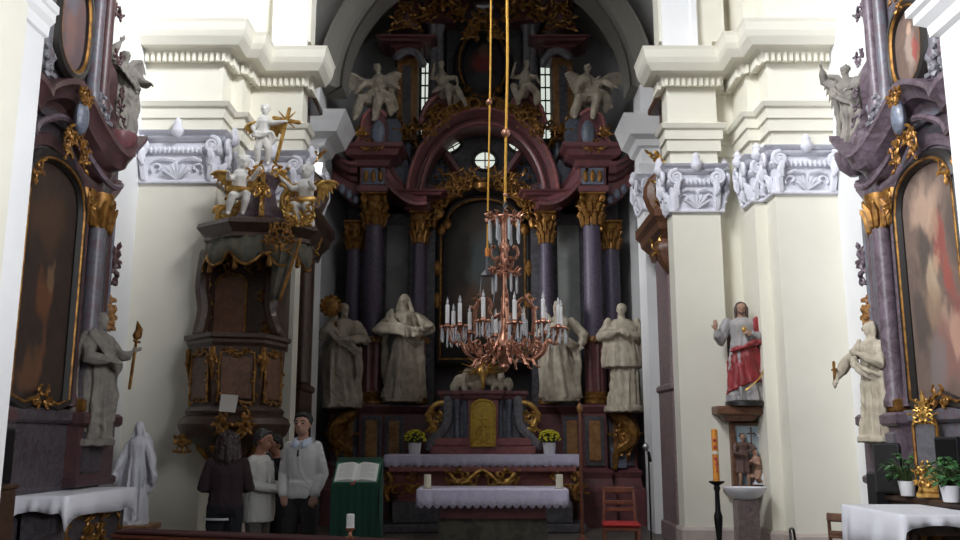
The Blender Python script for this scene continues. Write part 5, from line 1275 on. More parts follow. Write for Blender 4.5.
# ================= side retables of the chancel, seen edge-on past the piers =================
def edge_retable(s, X0, label, m1, m2, ya, yb, kk):
    t = thing('side_retable', label, 'altarpiece', (X0,(ya+yb)/2,0))
    y0, y1 = ya, yb; x1 = X0; sx = -s*kk
    b = B(); b.box(X0, X0+sx*.41, y0+.1, y1-.1, 0, 2.3); b.box(X0, X0+sx*.43, y0+.05, y1-.05, 2.22, 2.34, .03); b.box(X0, X0+sx*.43, y0+.05, y1-.05, 0, .3, .03); b.obj('base', m2, t, smooth=False)
    b = B(); b.box(X0, X0+sx*.40, y0+.15, y1-.15, 2.3, 5.0); b.obj('shaft', m2, t, smooth=False)
    b = B(); b.lathe((X0+sx*(.41 if s < 0 else .33),y0+.17,0), [(.14,2.34),(.12,2.5),(.11,3.6),(.10,4.3)], 16); b.obj('column', m2, t)
    b = B(); 
    b.sweep([(X0,y0,0),(X0+sx*.42,y0,0),(X0+sx*.42,y1,0),(X0,y1,0)] if sx > 0 else [(X0,y1,0),(X0+sx*.42,y1,0),(X0+sx*.42,y0,0),(X0,y0,0)], [(0,4.35),(.04,4.5),(.14,4.62),(.16,4.72),(.22,4.8),(.22,4.92),(.10,5.0),(-.2,5.0),(-.2,4.35)], Z3); b.obj('cornice', m1, t, smooth=False)
    b = B(); pth = smooth_path([(X0+sx*.45,y0+.2,5.0),(X0+sx*.52,y0+.2,5.3),(X0+sx*.30,y0+.2,5.7),(X0+sx*.22,y0+.2,6.0),(X0+sx*.26,y0+.2,6.6),(X0+sx*.34,y0+.2,6.9)])
    b.tube(pth, [.17,.17,.16,.16,.15,.15,.14,.14,.13,.12,.11,.10,.10,.10,.10,.09,.09,.09,.1,.12,.12][:len(pth)], 8); b.box(X0, X0+sx*.3, y0+.2, y1-.2, 5.0, 6.9); b.obj('scrolled_top', m1, t)
    b = B(); b.box(X0, X0+sx*.42, y0+.1, y1-.1, 6.85, 6.98, .03); b.obj('top_cornice', m1, t)
    b = B()
    for z in (4.45,4.9,5.35,5.8): carve(b, (X0+sx*.40,y0+.02,z), X3, Z3, (0,-1,0), .4, .4, int(z*20), 4, .024)
    b.tube([(X0+sx*.45,y0+.1,4.35),(X0+sx*.40,y0+.1,4.1),(X0+sx*.30,y0+.1,3.9)], [.08,.06,.01], 6)
    b.obj('gilded_carving', M_goldbr, t)
    b = B(); b.tube(smooth_path([(X0+sx*.42,y0+.08,4.35),(X0+sx*.38,y0+.08,4.15),(X0+sx*.25,y0+.1,3.85),(X0+sx*.16,y0+.1,3.6)]), [.2,.19,.18,.17,.15,.13,.11,.1,.08,.06,.05,.04,.03], 8); b.obj('corbel', m1, t)
    return t
edge_retable(-1, CL, 'narrow dark wooden retable seen edge-on behind the pulpit', M_wood, M_wood, 13.3, 14.5, 1.55)
edge_retable(1, CR, 'carved brown retable with mottled marble shaft, seen edge-on past the bright pier', M_woodmid, M_mottle, 13.3, 14.5, 1.42)
# ================= chandelier =================
YC = 8.0; xc = xat(504.5,300,YC); hz = lambda y: zat(y,YC)
kc = (W(505,300,YC)-W(504,300,YC)).length
ch = thing('chandelier', 'gilded copper chandelier with white candle tubes and hanging crystals', 'chandelier', (xc,YC,hz(372)))
O = V((xc,YC,0))
def ring_leaf(b, z, r, rt, nl, seedr=0):
    b.tube([O+V((r*cos(2*pi*i/28),r*sin(2*pi*i/28),z)) for i in range(29)], rt, 6)
    for i in range(nl):
        a = 2*pi*i/nl; U = V((cos(a),sin(a),0)); Tn = Z3.cross(U)
        b.tube([O+U*r+Z3*z, O+U*(r+.02)+Z3*(z+.03)+Tn*.02, O+U*(r+.045)+Z3*(z+.045)], [.014,.018,.005], 5)
        b.tube([O+U*r+Z3*z, O+U*(r+.03)+Z3*(z-.02), O+U*(r+.045)+Z3*(z-.005)], [.012,.012,.004], 5)
b = B(); b.lathe(O, [(.02,hz(214)),(.035,hz(216)),(.028,hz(226)),(.026,hz(242)),(.05,hz(246)),(.048,hz(250)),(.03,hz(253)),(.042,hz(258)),(.04,hz(263)),(.022,hz(266)),(.028,hz(272)),(.016,hz(282)),(.020,hz(290)),(.028,hz(305)),(.034,hz(312)),(.022,hz(318)),(.036,hz(330)),(.08,hz(340)),(.105,hz(346)),(.09,hz(354)),(.06,hz(360)),(.03,hz(364)),(.045,hz(367)),(.01,hz(372))][::-1], 14); stem = b.obj('stem', M_copper, ch)
b = B(); zr = hz(218.5); ring_leaf(b, zr, .135, .012, 12)
for i in range(6): b.tube([O+V((.135*cos(i*pi/3),.135*sin(i*pi/3),zr)), O+V((.02,0,zr+.05))], .009, 5)
cr = b.obj('crown_ring', M_copper, ch)
b = B(); zr2 = hz(273); ring_leaf(b, zr2, .11, .011, 10)
for i in range(5): b.tube([O+V((.11*cos(i*pi/2.5),.11*sin(i*pi/2.5),zr2)), O+V((.02,0,zr2-.02))], .009, 5)
lr = b.obj('lower_ring', M_copper, ch)
def prism_piece(p, L, par, w=.012):
    b = B(); p = V(p)
    b.lathe(p, [(.003,-L-.01),(w,-L+.01),(w*.9,-.02),(.004,0)], 6); return b.obj('crystal', M_crystal, par, loc=(0,0,0))
P0 = {}
def crystal(p, L, par, w=.012):
    key = (round(L,3), w)
    if key not in P0:
        o = prism_piece((0,0,0), L, None, w); 
        o.parent = par; P0[key] = o
    else:
        o = P0[key].copy(); COL.objects.link(o); o.parent = par
    o.location = V(p)-V(ch.location)
    return o
for i in range(8): crystal(O+V((.14*cos(i*pi/4+.3),.14*sin(i*pi/4+.3),zr-.02)), .20, cr, .013)
for i in range(5): crystal(O+V((.115*cos(i*pi/2.5+.2),.115*sin(i*pi/2.5+.2),zr2-.02)), .16, lr, .012)
for i in range(4):   # upper pair of S scrolls
    a = i*pi/2+.05; U = V((cos(a),sin(a),0)); b = B()
    b.tube(smooth_path([O+U*.03+Z3*hz(264),O+U*.06+Z3*hz(267),O+U*.075+Z3*hz(262),O+U*.05+Z3*hz(257),O+U*.10+Z3*hz(259),O+U*.125+Z3*hz(252),O+U*.10+Z3*hz(246),O+U*.085+Z3*hz(248)]), .013, 6); b.obj('scroll', M_copper, ch)
for i in range(4):   # large C scrolls
    a = i*pi/2+.06; U = V((cos(a),sin(a),0)); b = B()
    b.tube(smooth_path([O+U*.05+Z3*hz(314),O+U*.10+Z3*hz(318),O+U*.14+Z3*hz(311),O+U*.12+Z3*hz(304),O+U*.18+Z3*hz(298),O+U*.25+Z3*hz(306),O+U*.27+Z3*hz(320),O+U*.25+Z3*hz(334)]), [.012,.014,.016,.016]+[.018]*25, 6)
    for q, (r_, y) in enumerate(((.18,299),(.23,303),(.26,312))): b.tube([O+U*r_+Z3*hz(y), O+U*(r_+.03)+Z3*hz(y-5), O+U*(r_+.06)+Z3*hz(y-4)], [.016,.014,.004], 5)
    b.obj('large_scroll', M_copper, ch)
cups = []
for i in range(12):
    a = i*pi/6+.14; lo = i % 2; r = .515 if not lo else .50; zc_ = hz(330)+(0 if lo else .02)
    U = V((cos(a),sin(a),0)); b = B()
    b.tube(smooth_path([O+U*.08+Z3*hz(342),O+U*.16+Z3*hz(356),O+U*.26+Z3*hz(360),O+U*.36+Z3*hz(352),O+U*.40+Z3*hz(342),O+U*(r-.04)+Z3*hz(343),O+U*r+Z3*(zc_-.03)]), [.0135]*25, 6)
    b.tube(spiral(O+U*.30+Z3*hz(346), U, Z3, .05, .015, -1.5, 4, 12), .012, 5)
    b.tube(spiral(O+U*.16+Z3*hz(347), U, Z3, .045, .012, -1.5, -6.5, 12), .012, 5)
    b.tube([O+U*.26+Z3*hz(360),O+U*.28+Z3*hz(366),O+U*.32+Z3*hz(367)], [.016,.014,.004], 5)
    b.obj('arm', M_copper, ch)
    p = O+U*r+Z3*zc_
    b = B(); b.lathe(p, [(.012,-.05),(.02,-.03),(.03,-.015),(.055,-.008),(.062,.002),(.03,.004),(.022,.02),(.022,.03)], 14)
    for k in range(8): b.ball(p+V((.06*cos(k*pi/4),.06*sin(k*pi/4),0)), .012, seg=5, rows=4)
    dp = b.obj('drip_pan', M_copper, ch)
    b = B(); b.lathe(p, [(.018,.02),(.018,.195),(.010,.20)], 10); cd = b.obj('candle_tube', M_candle, ch)
    b = B(); b.lathe(p, [(.008,.198),(.013,.215),(.012,.23),(.002,.268)], 8); b.obj('bulb', M_bulb, cd)
    for k in range(5):
        aa = a+k*2*pi/5+.3; crystal(p+V((.055*cos(aa),.055*sin(aa),-.012)), .115, dp, .008)
for i in range(8):
    a = i*pi/4+.2; crystal(O+V((.20*cos(a),.20*sin(a),hz(318))), .16, stem, .013)
# ropes
def rope(px_top, pts, label, beads, r):
    P = smooth_path([W(px, py, YC) for px, py in pts])
    t = thing('rope', label, 'rope', P[-1])
    b = B(); b.tube(P, r, 8); b.obj('cord', M_rope, t)
    for px, py, rr_ in beads:
        b = B(); b.ball(W(px,py,YC), rr_*kc, seg=14, rows=8); b.obj('bead', M_copper, t)
    return t
rp = rope(0, [(507,-40),(507,0),(507.5,60),(506,135),(505,202)], 'thick yellow rope holding up the chandelier', [(505.8,133,4.6),(505.2,195,2.4)], .0125)
b = B(); b.tube([W(505,200,YC),W(504.5,215,YC)], .010, 6)
for k in range(4): 
    o = W(505,203+k*3.2,YC); b.tube([o+V((.016*cos(a)*(k%2),.016*cos(a)*((k+1)%2),.018*sin(a))) for a in [i*pi/5 for i in range(11)]], .006, 5)
b.obj('hook_chain', M_tassel, rp)
rp2 = rope(0, [(491.5,-40),(491,0),(490.5,60),(489.5,120),(488,200),(487.3,250)], 'thinner yellow pull rope ending in a dark bell-shaped weight', [(489.3,102,3.2),(487.8,221,3.4)], .0085)
b = B(); o = W(487.3,250,YC); b.lathe(o, [(.02,-.06),(.022,0),(.015,.02)], 10); b.obj('rope_binding', M_pasch, rp2)
b = B(); b.lathe(o, [(.065,-.24),(.055,-.22),(.04,-.20),(.018,-.18),(.012,-.06)], 16)
for s in (-1,1): b.tube([o+V((s*.05,0,-.23)), o+V((s*.065,0,-.40)), o+V((s*.05,0,-.52))], .007, 5)
b.obj('bell_weight', M_tassel, rp2)

# ================= furniture and objects in the chancel =================
ft = thing('front_altar', 'low dark table altar under the shorter scalloped cloth, nearest the nave', 'altar', (W(491,490,11).x,11.35,0))
YA = 11.0; x0, x1 = xat(418,495,YA), xat(567,495,YA); az = zat(489.5,YA)
b = B(); b.box(x0,x1,YA,YA+.75,az-.08,az-.012,.01); b.obj('table_top', M_wood, ft)
b = B(); b.box(xat(440,515,YA),xat(546,515,YA),YA+.06,YA+.7,zat(519,YA),az-.08); b.obj('apron', M_red, ft, smooth=False)
b = B(); b.box(xat(438,525,YA),xat(548,525,YA),YA+.10,YA+.66,0,zat(519,YA)); b.obj('base', M_plinth, ft, smooth=False)
lace_cloth('altar_cloth', x0-.01, x1+.01, YA-.01, YA+.77, az, az-zat(508.5,YA), 19, 'short scalloped white cloth on the front altar, between two stub candles')
for px, lab in ((427.5,'cream stub candle on the front altar cloth, nearer the green lectern'),(559.5,'cream stub candle on the front altar cloth, nearer the red-seated chair')):
    t = thing('candle', lab, 'candle', (xat(px,489,YA+.12),YA+.12,az), group=None); M = pm(t)
    b = B(M); b.lathe((0,0,0), [(.044,0),(.044,.002),(.042,.165),(.036,.172),(.02,.166)], 16); b.M = Matrix(); cb = b.obj('wax', M_candlew, t)
    b = B(M); b.tube([(0,0,.16),(.003,0,.185)], .003, 5); b.M = Matrix(); b.obj('wick', M_black, t)
    b = B(M); b.lathe((0,0,0), [(.055,0),(.058,.008),(.046,.012)], 16); b.M = Matrix(); b.obj('saucer', M_gold, t)
# flower pots on the rear altar
def flowers(px, label, seed):
    y = YM+.30; z = mz
    t = thing('flower_pot', label, 'flower pot', (xat(px,455,y),y,z)); M = pm(t); k = y/F
    b = B(M); b.lathe((0,0,0), [(.09,0),(.095,.01),(.115,.19),(.12,.20),(.10,.20),(.095,.17)], 20); b.M = Matrix(); b.obj('pot', M_pot, t)
    rnd = random.Random(seed); b = B(M); c = B(M)
    for i in range(150):
        a = rnd.uniform(0,2*pi); e = rnd.uniform(-.25,1.45); r = .165*rnd.uniform(.85,1.05)
        p = V((r*1.12*cos(a)*cos(e), r*cos(a+pi/2)*cos(e), .27+.14*sin(e)))
        b.ball(p, (.02,.02,.013), Euler((rnd.uniform(-1,1),rnd.uniform(-1,1),0)), seg=7, rows=4)
    for i in range(90):
        a = rnd.uniform(0,2*pi); e = rnd.uniform(-.7,1.2); r = .15*rnd.uniform(.5,1.0); p = V((r*1.1*cos(a)*cos(e), r*sin(a)*cos(e), .25+.13*sin(e)))
        d = V((cos(a),sin(a),rnd.uniform(-.5,.6))); c.tube([p-d*.03,p,p+d*.05], [.006,.016,.002], 5, flat=.4)
    c.ball((0,0,.25), (.12,.11,.10))
    b.M = c.M = Matrix(); c.obj('leaves', M_dkleaf, t); b.obj('blossoms', M_yellow, t)
flowers(414.5, 'yellow chrysanthemums in a white pot on the altar end nearer the lectern', 1)
flowers(549.5, 'yellow chrysanthemums in a white pot on the altar end nearer the thin pole', 2)
# lectern with book
YL = 9.0
lx0, lx1 = xat(331,500,YL), xat(378,500,YL)
lt = thing('lectern', 'lectern covered in dark green cloth', 'lectern', ((lx0+lx1)/2,YL+.2,0))
zt0, zt1 = zat(484,YL), zat(458,YL+.34)
b = B(); xm = (lx0+lx1)/2
b.box(lx0+.02,lx1-.02,YL+.02,YL+.42,0,zt0-.03); b.obj('body', M_wood, lt, smooth=False)
b = B(); n = 22
fr = [(lerp(lx0,lx1,i/n), YL-.012+.010*sin(i*1.9)) for i in range(n+1)]
b.grid([[(x, YL+.36, zt1) for x, y in fr], [(x, YL-.0, zt0) for x, y in fr], [(x, y-.006, zt0-.03) for x, y in fr], [(lerp(xm,x,1.03), y-.015, zt0*.5) for x, y in fr], [(lerp(xm,x,1.05), y-.02, .03) for x, y in fr]], closed=False)
for s, x in ((-1,lx0),(1,lx1)): b.grid([[(x, YL+.36*j/6, lerp(zt0,zt1,j/6)) for j in range(7)], [(x+s*(.012+.006*sin(j*2)), YL+.40*j/6, .03) for j in range(7)]], closed=False)
cl = b.obj('green_drape', M_green, lt); md = cl.modifiers.new('s','SOLIDIFY'); md.thickness = .008
sl = (V((0,.36,zt1-zt0))).normalized(); nn = V((0,-sl.z,sl.y))
oo = V((xm+.002,YL,zt0))
bk = thing('open_book', 'open book with a dark green cover lying on the green lectern', 'book', oo); 
def onslope(u, v_, h): return oo+X3*u+sl*v_+nn*h
b = B(); b.prism([(-.215,-.0),(.215,-.0),(.225,.335),(-.225,.335)], oo+nn*.006, X3, sl, nn, .010); b.obj('cover', M_greenb, bk, smooth=False)
for s in (-1,1):
    b = B(); rings = []
    for v_ in (.012,.295):
        top = [onslope(s*u, v_+.0, .02+.028*sin(min(1,u/.07)*pi/2)-.03*(u/.21)**2+.004) for u in [k*.205/10 for k in range(11)]]
        bot = [onslope(s*u, v_, .016) for u in [k*.205/10 for k in range(10,-1,-1)]]
        rings.append(top+bot)
    b.grid(rings); pg = b.obj('page_block', M_page, bk)
    b = B()
    for r_ in range(13):
        v_ = .05+r_*.0175; q = []
        ue = .175 if r_ % 5 else .12
        for k in range(7):
            u = lerp(.035,ue,k/6); q.append(onslope(s*u, v_, .0255+.028*sin(min(1,u/.07)*pi/2)-.03*(u/.21)**2))
        b.grid([[p-sl*.0028 for p in q],[p+sl*.0028 for p in q]], closed=False)
    b.obj('text_lines', M_ink, pg)
b = B(); b.tube(smooth_path([onslope(0,.02,.03),onslope(-.01,-.01,.012),onslope(-.04,-.012,.012)]), .009, 5, flat=.4); b.obj('ribbon', M_ribbon, bk)
# kneeler rail across the front and the candle on it
def rail_pt(px, py, Y): return W(px,py,Y)
a_, c_ = W(120,529.5,8.55), W(402,540,7.62); zt_ = (a_.z+c_.z)/2; a_.z = c_.z = zt_
d_ = (c_-a_); L_ = d_.length; d_ = d_.normalized(); n_ = V((d_.y,-d_.x,0))
bn = thing('communion_bench', 'long dark wooden bench with a red padded top across the bottom of the view', 'bench', (a_+c_)/2-V((0,0,zt_)), math.atan2(d_.y,d_.x))
Mb = pm(bn); Lb = L_/2
b = B(Mb); b.box(-Lb,Lb,-.12,.16,zt_-.07,zt_-.03,.01); b.M = Matrix(); b.obj('rail_top', M_woodred, bn)
b = B(Mb); b.box(-Lb+.04,Lb-.02,-.13,.14,zt_-.03,zt_,.012); b.M = Matrix(); b.obj('padding', M_cushion, bn)
b = B(Mb); b.box(-Lb+.05,Lb-.05,-.04,.02,.10,zt_-.07); b.M = Matrix(); b.obj('panel', M_wood, bn, smooth=False)
for x in (-Lb+.06,-Lb/3,Lb/3,Lb-.06):
    b = B(Mb); b.box(x-.04,x+.04,-.10,.10,0,zt_-.07,.01); b.M = Matrix(); b.obj('leg', M_woodred, bn)
b = B(Mb); b.box(-Lb,Lb,-.42,-.16,.0,.16,.01); b.M = Matrix(); b.obj('kneeling_step', M_wood, bn)
q = W(351.5,536,7.80); uu = (q-a_).dot(d_); q = a_+d_*uu; q.z = zt_
cs = thing('candle_holder', 'thick white candle in a small brass holder in front of the green lectern', 'candle', q); M = pm(cs)
b = B(M); b.lathe((0,0,0), [(.045,0),(.045,.008),(.018,.02),(.014,.05),(.03,.062),(.04,.07),(.045,.085),(.02,.085)], 16); b.M = Matrix(); b.obj('holder', M_copper, cs)
b = B(M); b.lathe((0,0,0), [(.034,.083),(.034,.19),(.025,.197)], 16); b.M = Matrix(); cw = b.obj('wax', M_candle, cs)
# red-seated chair
def chair(name, label, x, y, rz, sz, bh, w, d, fm, sm, group=None, slats=2, tube_r=None):
    t = thing(name, label, 'chair', (x,y,0), rz, group); M = pm(t)
    def ob(b, n, m): b.M = Matrix(); return b.obj(n, m, t)
    for s in (-1,1):
        b = B(M); b.tube([(s*(w/2-.03),-d/2+.02,0),(s*(w/2-.02),-d/2+.03,sz-.04)], [.016,.02], 8, round_=False); ob(b,'leg',fm)
        b = B(M); b.tube([(s*(w/2-.03),d/2+.04,0),(s*(w/2-.03),d/2-.02,sz*.6),(s*(w/2-.03),d/2-.02,sz),(s*(w/2-.045),d/2+.06,bh)], [.017,.02,.02,.016], 8); ob(b,'leg',fm)
        b = B(M); b.tube([(s*(w/2-.03),-d/2+.03,.18),(s*(w/2-.03),d/2,.18)], .01, 6); ob(b,'stretcher',fm)
    b = B(M); b.box(-w/2+.02,w/2-.02,-d/2+.02,d/2-.01,sz-.07,sz-.02,.01); ob(b,'seat_frame',fm)
    b = B(M); b.box(-w/2,w/2,-d/2,d/2-.0,sz-.02,sz+.025,.018); ob(b,'seat',sm)
    b = B(M)
    b.box(-w/2+.03,w/2-.03,d/2+.04,d/2+.075,bh-.07,bh+.01,.012)
    for k in range(slats): z = lerp(sz+.16,bh-.18,k/max(1,slats-1)); b.box(-w/2+.03,w/2-.03,d/2+.01,d/2+.04,z-.025,z+.025,.008)
    ob(b,'backrest',fm)
    return t
chair('wooden_chair', 'reddish wooden chair with a red seat in the chancel beside the altarpiece', xat(622,520,11.5), 11.6, -.08, .47, .90, .46, .42, M_woodred, M_redseat)
# tall thin pole and microphone stand
t = thing('processional_pole', 'tall thin dark red pole standing at the end of the rear altar', 'pole', (xat(581,470,13.6),13.6,0)); M = pm(t); zt_2 = zat(404,13.6)
b = B(M); b.tube([(0,0,.1),(0,0,zt_2-.12)], .025, 8); b.M = Matrix(); b.obj('shaft', M_woodred, t)
b = B(M); b.lathe((0,0,0), [(.16,0),(.16,.04),(.05,.10),(.03,.14)], 14); b.M = Matrix(); b.obj('foot', M_woodred, t)
b = B(M); b.lathe((0,0,zt_2-.14), [(.02,0),(.045,.05),(.05,.09),(.03,.13),(.01,.16)], 10); b.M = Matrix(); b.obj('finial', M_orange, t)
t = thing('microphone_stand', 'slim microphone stand with a pale head in front of the grey chancel wall', 'microphone stand', (xat(650,500,12.9),12.9,0)); M = pm(t); zt_2 = zat(449,12.9)
b = B(M); b.tube([(0,0,.03),(0,0,zt_2-.05)], .012, 6); b.M = Matrix(); b.obj('pole', M_iron, t)
b = B(M); b.lathe((0,0,0), [(.14,0),(.14,.015),(.03,.035)], 16); b.M = Matrix(); b.obj('foot', M_iron, t)
b = B(M); b.tube([(0,0,zt_2-.06),(-.03,-.03,zt_2)], .014, 6); b.ball((-.045,-.05,zt_2+.03), (.045,.045,.055)); b.M = Matrix(); b.obj('microphone', M_silver, t)
b = B(M); b.tube([(0,-.01,zt_2-.05),(.02,-.02,zt_2-.16)], .022, 6); b.M = Matrix(); b.obj('clip', M_iron, t)

# ================= right pier =================
YJ = 12.12
sb = thing('wall_bracket', 'brown wooden bracket shelf under the red-robed statue on the bright pier', 'shelf', (xat(744,415,YJ),YJ,zat(422,YJ)))
b = B(); xa, xb2 = xat(720,408,YJ-.2), xat(768,408,YJ-.2); za, zb2 = zat(421,YJ-.1), zat(405.5,YJ-.2)
rings = []
for f, z in ((.60,za),(.75,lerp(za,zb2,.35)),(.95,lerp(za,zb2,.45)),(1.0,lerp(za,zb2,.5)),(1.0,zb2-.02),(.98,zb2)):
    xm_ = (xa+xb2)/2; hw_ = (xb2-xa)/2*f; dp_ = .30*f
    rings.append([(xm_-hw_,Y2+.3,z),(xm_-hw_,Y2-.02-dp_,z),(xm_+hw_,Y2-.02-dp_,z),(xm_+hw_,Y2+.3,z)])
b.grid(rings); b.obj('shelf', M_woodmid, sb, smooth=False)
b = B(); b.box(xat(723,350,YJ+.2),xat(764,350,YJ+.2),Y2+.02,Y2+.08,zb2,zat(330,Y2)); b.obj('back_board', M_wood, sb, smooth=False)
Hs = zat(301,YJ)-zat(404,YJ)
Mj = Matrix.Translation(V((xat(746,404,YJ),YJ,zb2+.06))) @ Matrix.Rotation(-.15,4,'Z')
js = thing('painted_statue', 'painted bearded statue in grey and crimson robes raising one hand, on the wooden bracket', 'statue', (xat(746,404,YJ),YJ,zb2))
Hs *= .97
b = B(); b.M = Mj; b.lathe((0,0,-.06), [(.20*Hs,0),(.20*Hs,.055),(.17*Hs,.075)], 16, sy=.8); b.M = Matrix(); b.obj('base', M_black_fr, js)
b = B(); robe(b, Hs, Mj, hem=.165, folds=8, sway=.0, seed=5, belt=None); arm(b, Hs, Mj, (-.145,0,.79),(-.22,-.04,.60),(-.27,-.12,.70), 1.35, False); arm(b, Hs, Mj, (.145,0,.79),(.20,-.03,.60),(.08,-.15,.66), 1.35, False)
b.obj('grey_tunic', M_greyrobe, js, fuse=Hs*.009, sm=1, folds=(.014*Hs, 11/Hs, Mj.translation.z+.84*Hs, .05*Hs))
b = B(Mj); rings = []
for k in range(9):
    t_ = k/8; ring = []
    for i in range(40):
        a = 2*pi*i/40; z = lerp(.13+.07*cos(a+.5), .52+.07*cos(a), t_); rr_ = lerp(.178,.142,t_)+.012*sin(7*a+5*t_+1.0)+.008*sin(13*a)
        ring.append(V((rr_*cos(a), rr_*.82*sin(a), z))*Hs)
    rings.append(ring)
b.grid(rings); b.M = Matrix()
drape(b, Hs, Mj, [(.13,-.03,.80),(.16,-.07,.66),(.13,-.11,.56)], .030, 3, .03)
drape(b, Hs, Mj, [(.17,.02,.78),(.19,.03,.5),(.17,.03,.20)], .035, 3, .035); drape(b, Hs, Mj, [(-.12,-.10,.50),(.02,-.15,.54),(.14,-.10,.60)], .024, 2, .03)
b.obj('crimson_cloak', M_redrobe, js, fuse=Hs*.009, sm=1, folds=(.016*Hs, 11/Hs, Mj.translation.z+.9*Hs, .05*Hs))
b = B(); drape(b, Hs, Mj, [(.17,-.09,.46),(.165,-.11,.30),(.10,-.165,.20),(-.02,-.16,.10)], .009, 1, 0); b.obj('gilded_hem', M_goldbr, js)
b = B(); b.M = Mj; b.tube([V((0,0,.82))*Hs,V((0,-.01,.89))*Hs], [.045*Hs,.04*Hs], 8); b.M = Matrix(); headshape(b, Mj, V((0,-.012,.925))*Hs, .066*Hs, .1, 0, 'none'); b.obj('head', M_skinst, js, fuse=Hs*.008)
b = B(); hand(b, Mj, V((-.27,-.12,.70))*Hs, (0,-.1,1), (0,-1,0), .11*Hs, .1); b.obj('hand', M_skinst, js, fuse=Hs*.006)
b = B(); hand(b, Mj, V((.08,-.15,.66))*Hs, (-1,-.2,.2), (0,-1,.2), .10*Hs, .4); b.obj('hand', M_skinst, js, fuse=Hs*.006)
b = B(); Qh = Mj @ Matrix.Translation(V((0,-.012,.925))*Hs); r = .066*Hs; b.M = Qh
b.ball((0,.2*r,.35*r), (.82*r,.84*r,.82*r))
for s in (-1,1): b.tube([(s*.5*r,.1*r,.7*r),(s*.82*r,-.05*r,0),(s*.8*r,.05*r,-.9*r),(s*.95*r,-.1*r,-1.6*r)], [.3*r,.3*r,.3*r,.12*r], 7)
b.tube([(-.4*r,-.5*r,-.55*r),(0,-.66*r,-.9*r),(.4*r,-.5*r,-.55*r)], [.18*r,.26*r,.18*r], 7); b.M = Matrix(); b.obj('hair_and_beard', M_hairst, js, fuse=Hs*.008)
b = B(Mj); b.ball(V((.0,-.155,.70))*Hs, (.025*Hs,.015*Hs,.03*Hs)); b.M = Matrix(); b.obj('heart', M_goldbr, js)
# baptism relief
YRf = Y2
rl = thing('relief_panel', 'painted relief of a standing and a kneeling figure before blue sky in a wooden frame', 'relief', (xat(749,488,YRf),YRf,zat(489,YRf)))
xa, xb2, za, zb2 = xat(732.5,450,YRf), xat(766,450,YRf), zat(486,YRf), zat(424,YRf)
b = B(); b.box(xa,xb2,YRf-.05,YRf+.12,za,zb2); b.obj('sky_panel', M_sky, rl, smooth=False)
b = B()
for q in ((xa-.035,xa+.02,za-.04,zb2+.02),(xb2-.02,xb2+.035,za-.04,zb2+.02),(xa,xb2,za-.06,za+.02),(xa,xb2,zb2-.02,zb2+.02)): b.box(q[0],q[1],YRf-.10,YRf+.12,q[2],q[3],.01)
b.obj('frame', M_woodmid, rl, smooth=False)
b = B(); b.box(xat(725,490,YRf-.1),xat(771,490,YRf-.1),YRf-.16,YRf+.14,zat(492,YRf),zat(487,YRf),.008); b.obj('ledge', M_woodred, rl)
Hf = zat(434,YRf)-zat(485,YRf)
Mf = Matrix.Translation(V((xat(742.5,485,YRf),YRf-.11,za+.02)))
b = B(); robe(b, Hf, Mf, hem=.15, folds=6, seed=2, ydeep=.5, hem_z=.22, sway=0); arm(b, Hf, Mf, (-.14,0,.79),(-.2,-.08,.62),(-.02,-.12,.58), 1.2); arm(b, Hf, Mf, (.14,0,.79),(.22,-.08,.7),(.08,-.12,.66), 1.2); b.obj('brown_robe', M_brownrobe, rl, fuse=.010)
b = B(); headshape(b, Mf, V((0,-.02,.92))*Hf, .075*Hf, -.4, .2, 'none', True); b.M = Mf
for s in (-1,1): b.tube([V((s*.08,0,.3))*Hf,V((s*.08,-.02,.15))*Hf,V((s*.09,0,.0))*Hf], [.045*Hf,.04*Hf,.03*Hf], 7)
b.M = Matrix(); b.obj('flesh', M_skinst, rl, fuse=.009)
b = B(Mf); b.ball(V((0,.01,.955))*Hf, V((.07,.06,.06))*Hf); b.tube([V((.16,-.06,.1))*Hf,V((.16,-.06,1.12))*Hf], .011, 6); b.tube([V((.08,-.06,1.0))*Hf,V((.24,-.06,1.0))*Hf], .010, 6); b.M = Matrix(); b.obj('dark_hair_and_cross', M_hairst, rl)
Mk = Matrix.Translation(V((xat(757,485,YRf),YRf-.11,za+.02))) @ Matrix.Rotation(-.9,4,'Z')
b = chainfig(Hf*.9, Mk, {'pelvis':(0,0,.30),'chest':(0,-.08,.54),'head':(0,-.14,.72),'Lel':(-.14,-.16,.44),'Rel':(.14,-.16,.44),'Lha':(-.02,-.24,.50),'Rha':(.02,-.24,.50),'Lkn':(-.08,-.16,.16),'Rkn':(.08,-.18,.12),'Lft':(-.08,.02,.05),'Rft':(.08,.04,.04)}, hair='long')
b.obj('kneeling_figure', M_skinst, rl, fuse=.009)
b = B(); robe(b, Hf*.62, Mk, hem=.22, folds=7, seed=3, waist=.17, sh=.18, top=.6, sway=0); b.obj('white_garment', M_white_st, rl, fuse=.010)
b = B(); o = W(759,436,YRf-.08); b.ball(o, (.035,.03,.022)); 
for s in (-1,1): b.tube([o,o+V((s*.05,0,.04)),o+V((s*.10,0,.015))], [.018,.02,.006], 6, flat=.5)
b.obj('dove', M_white_st, rl)
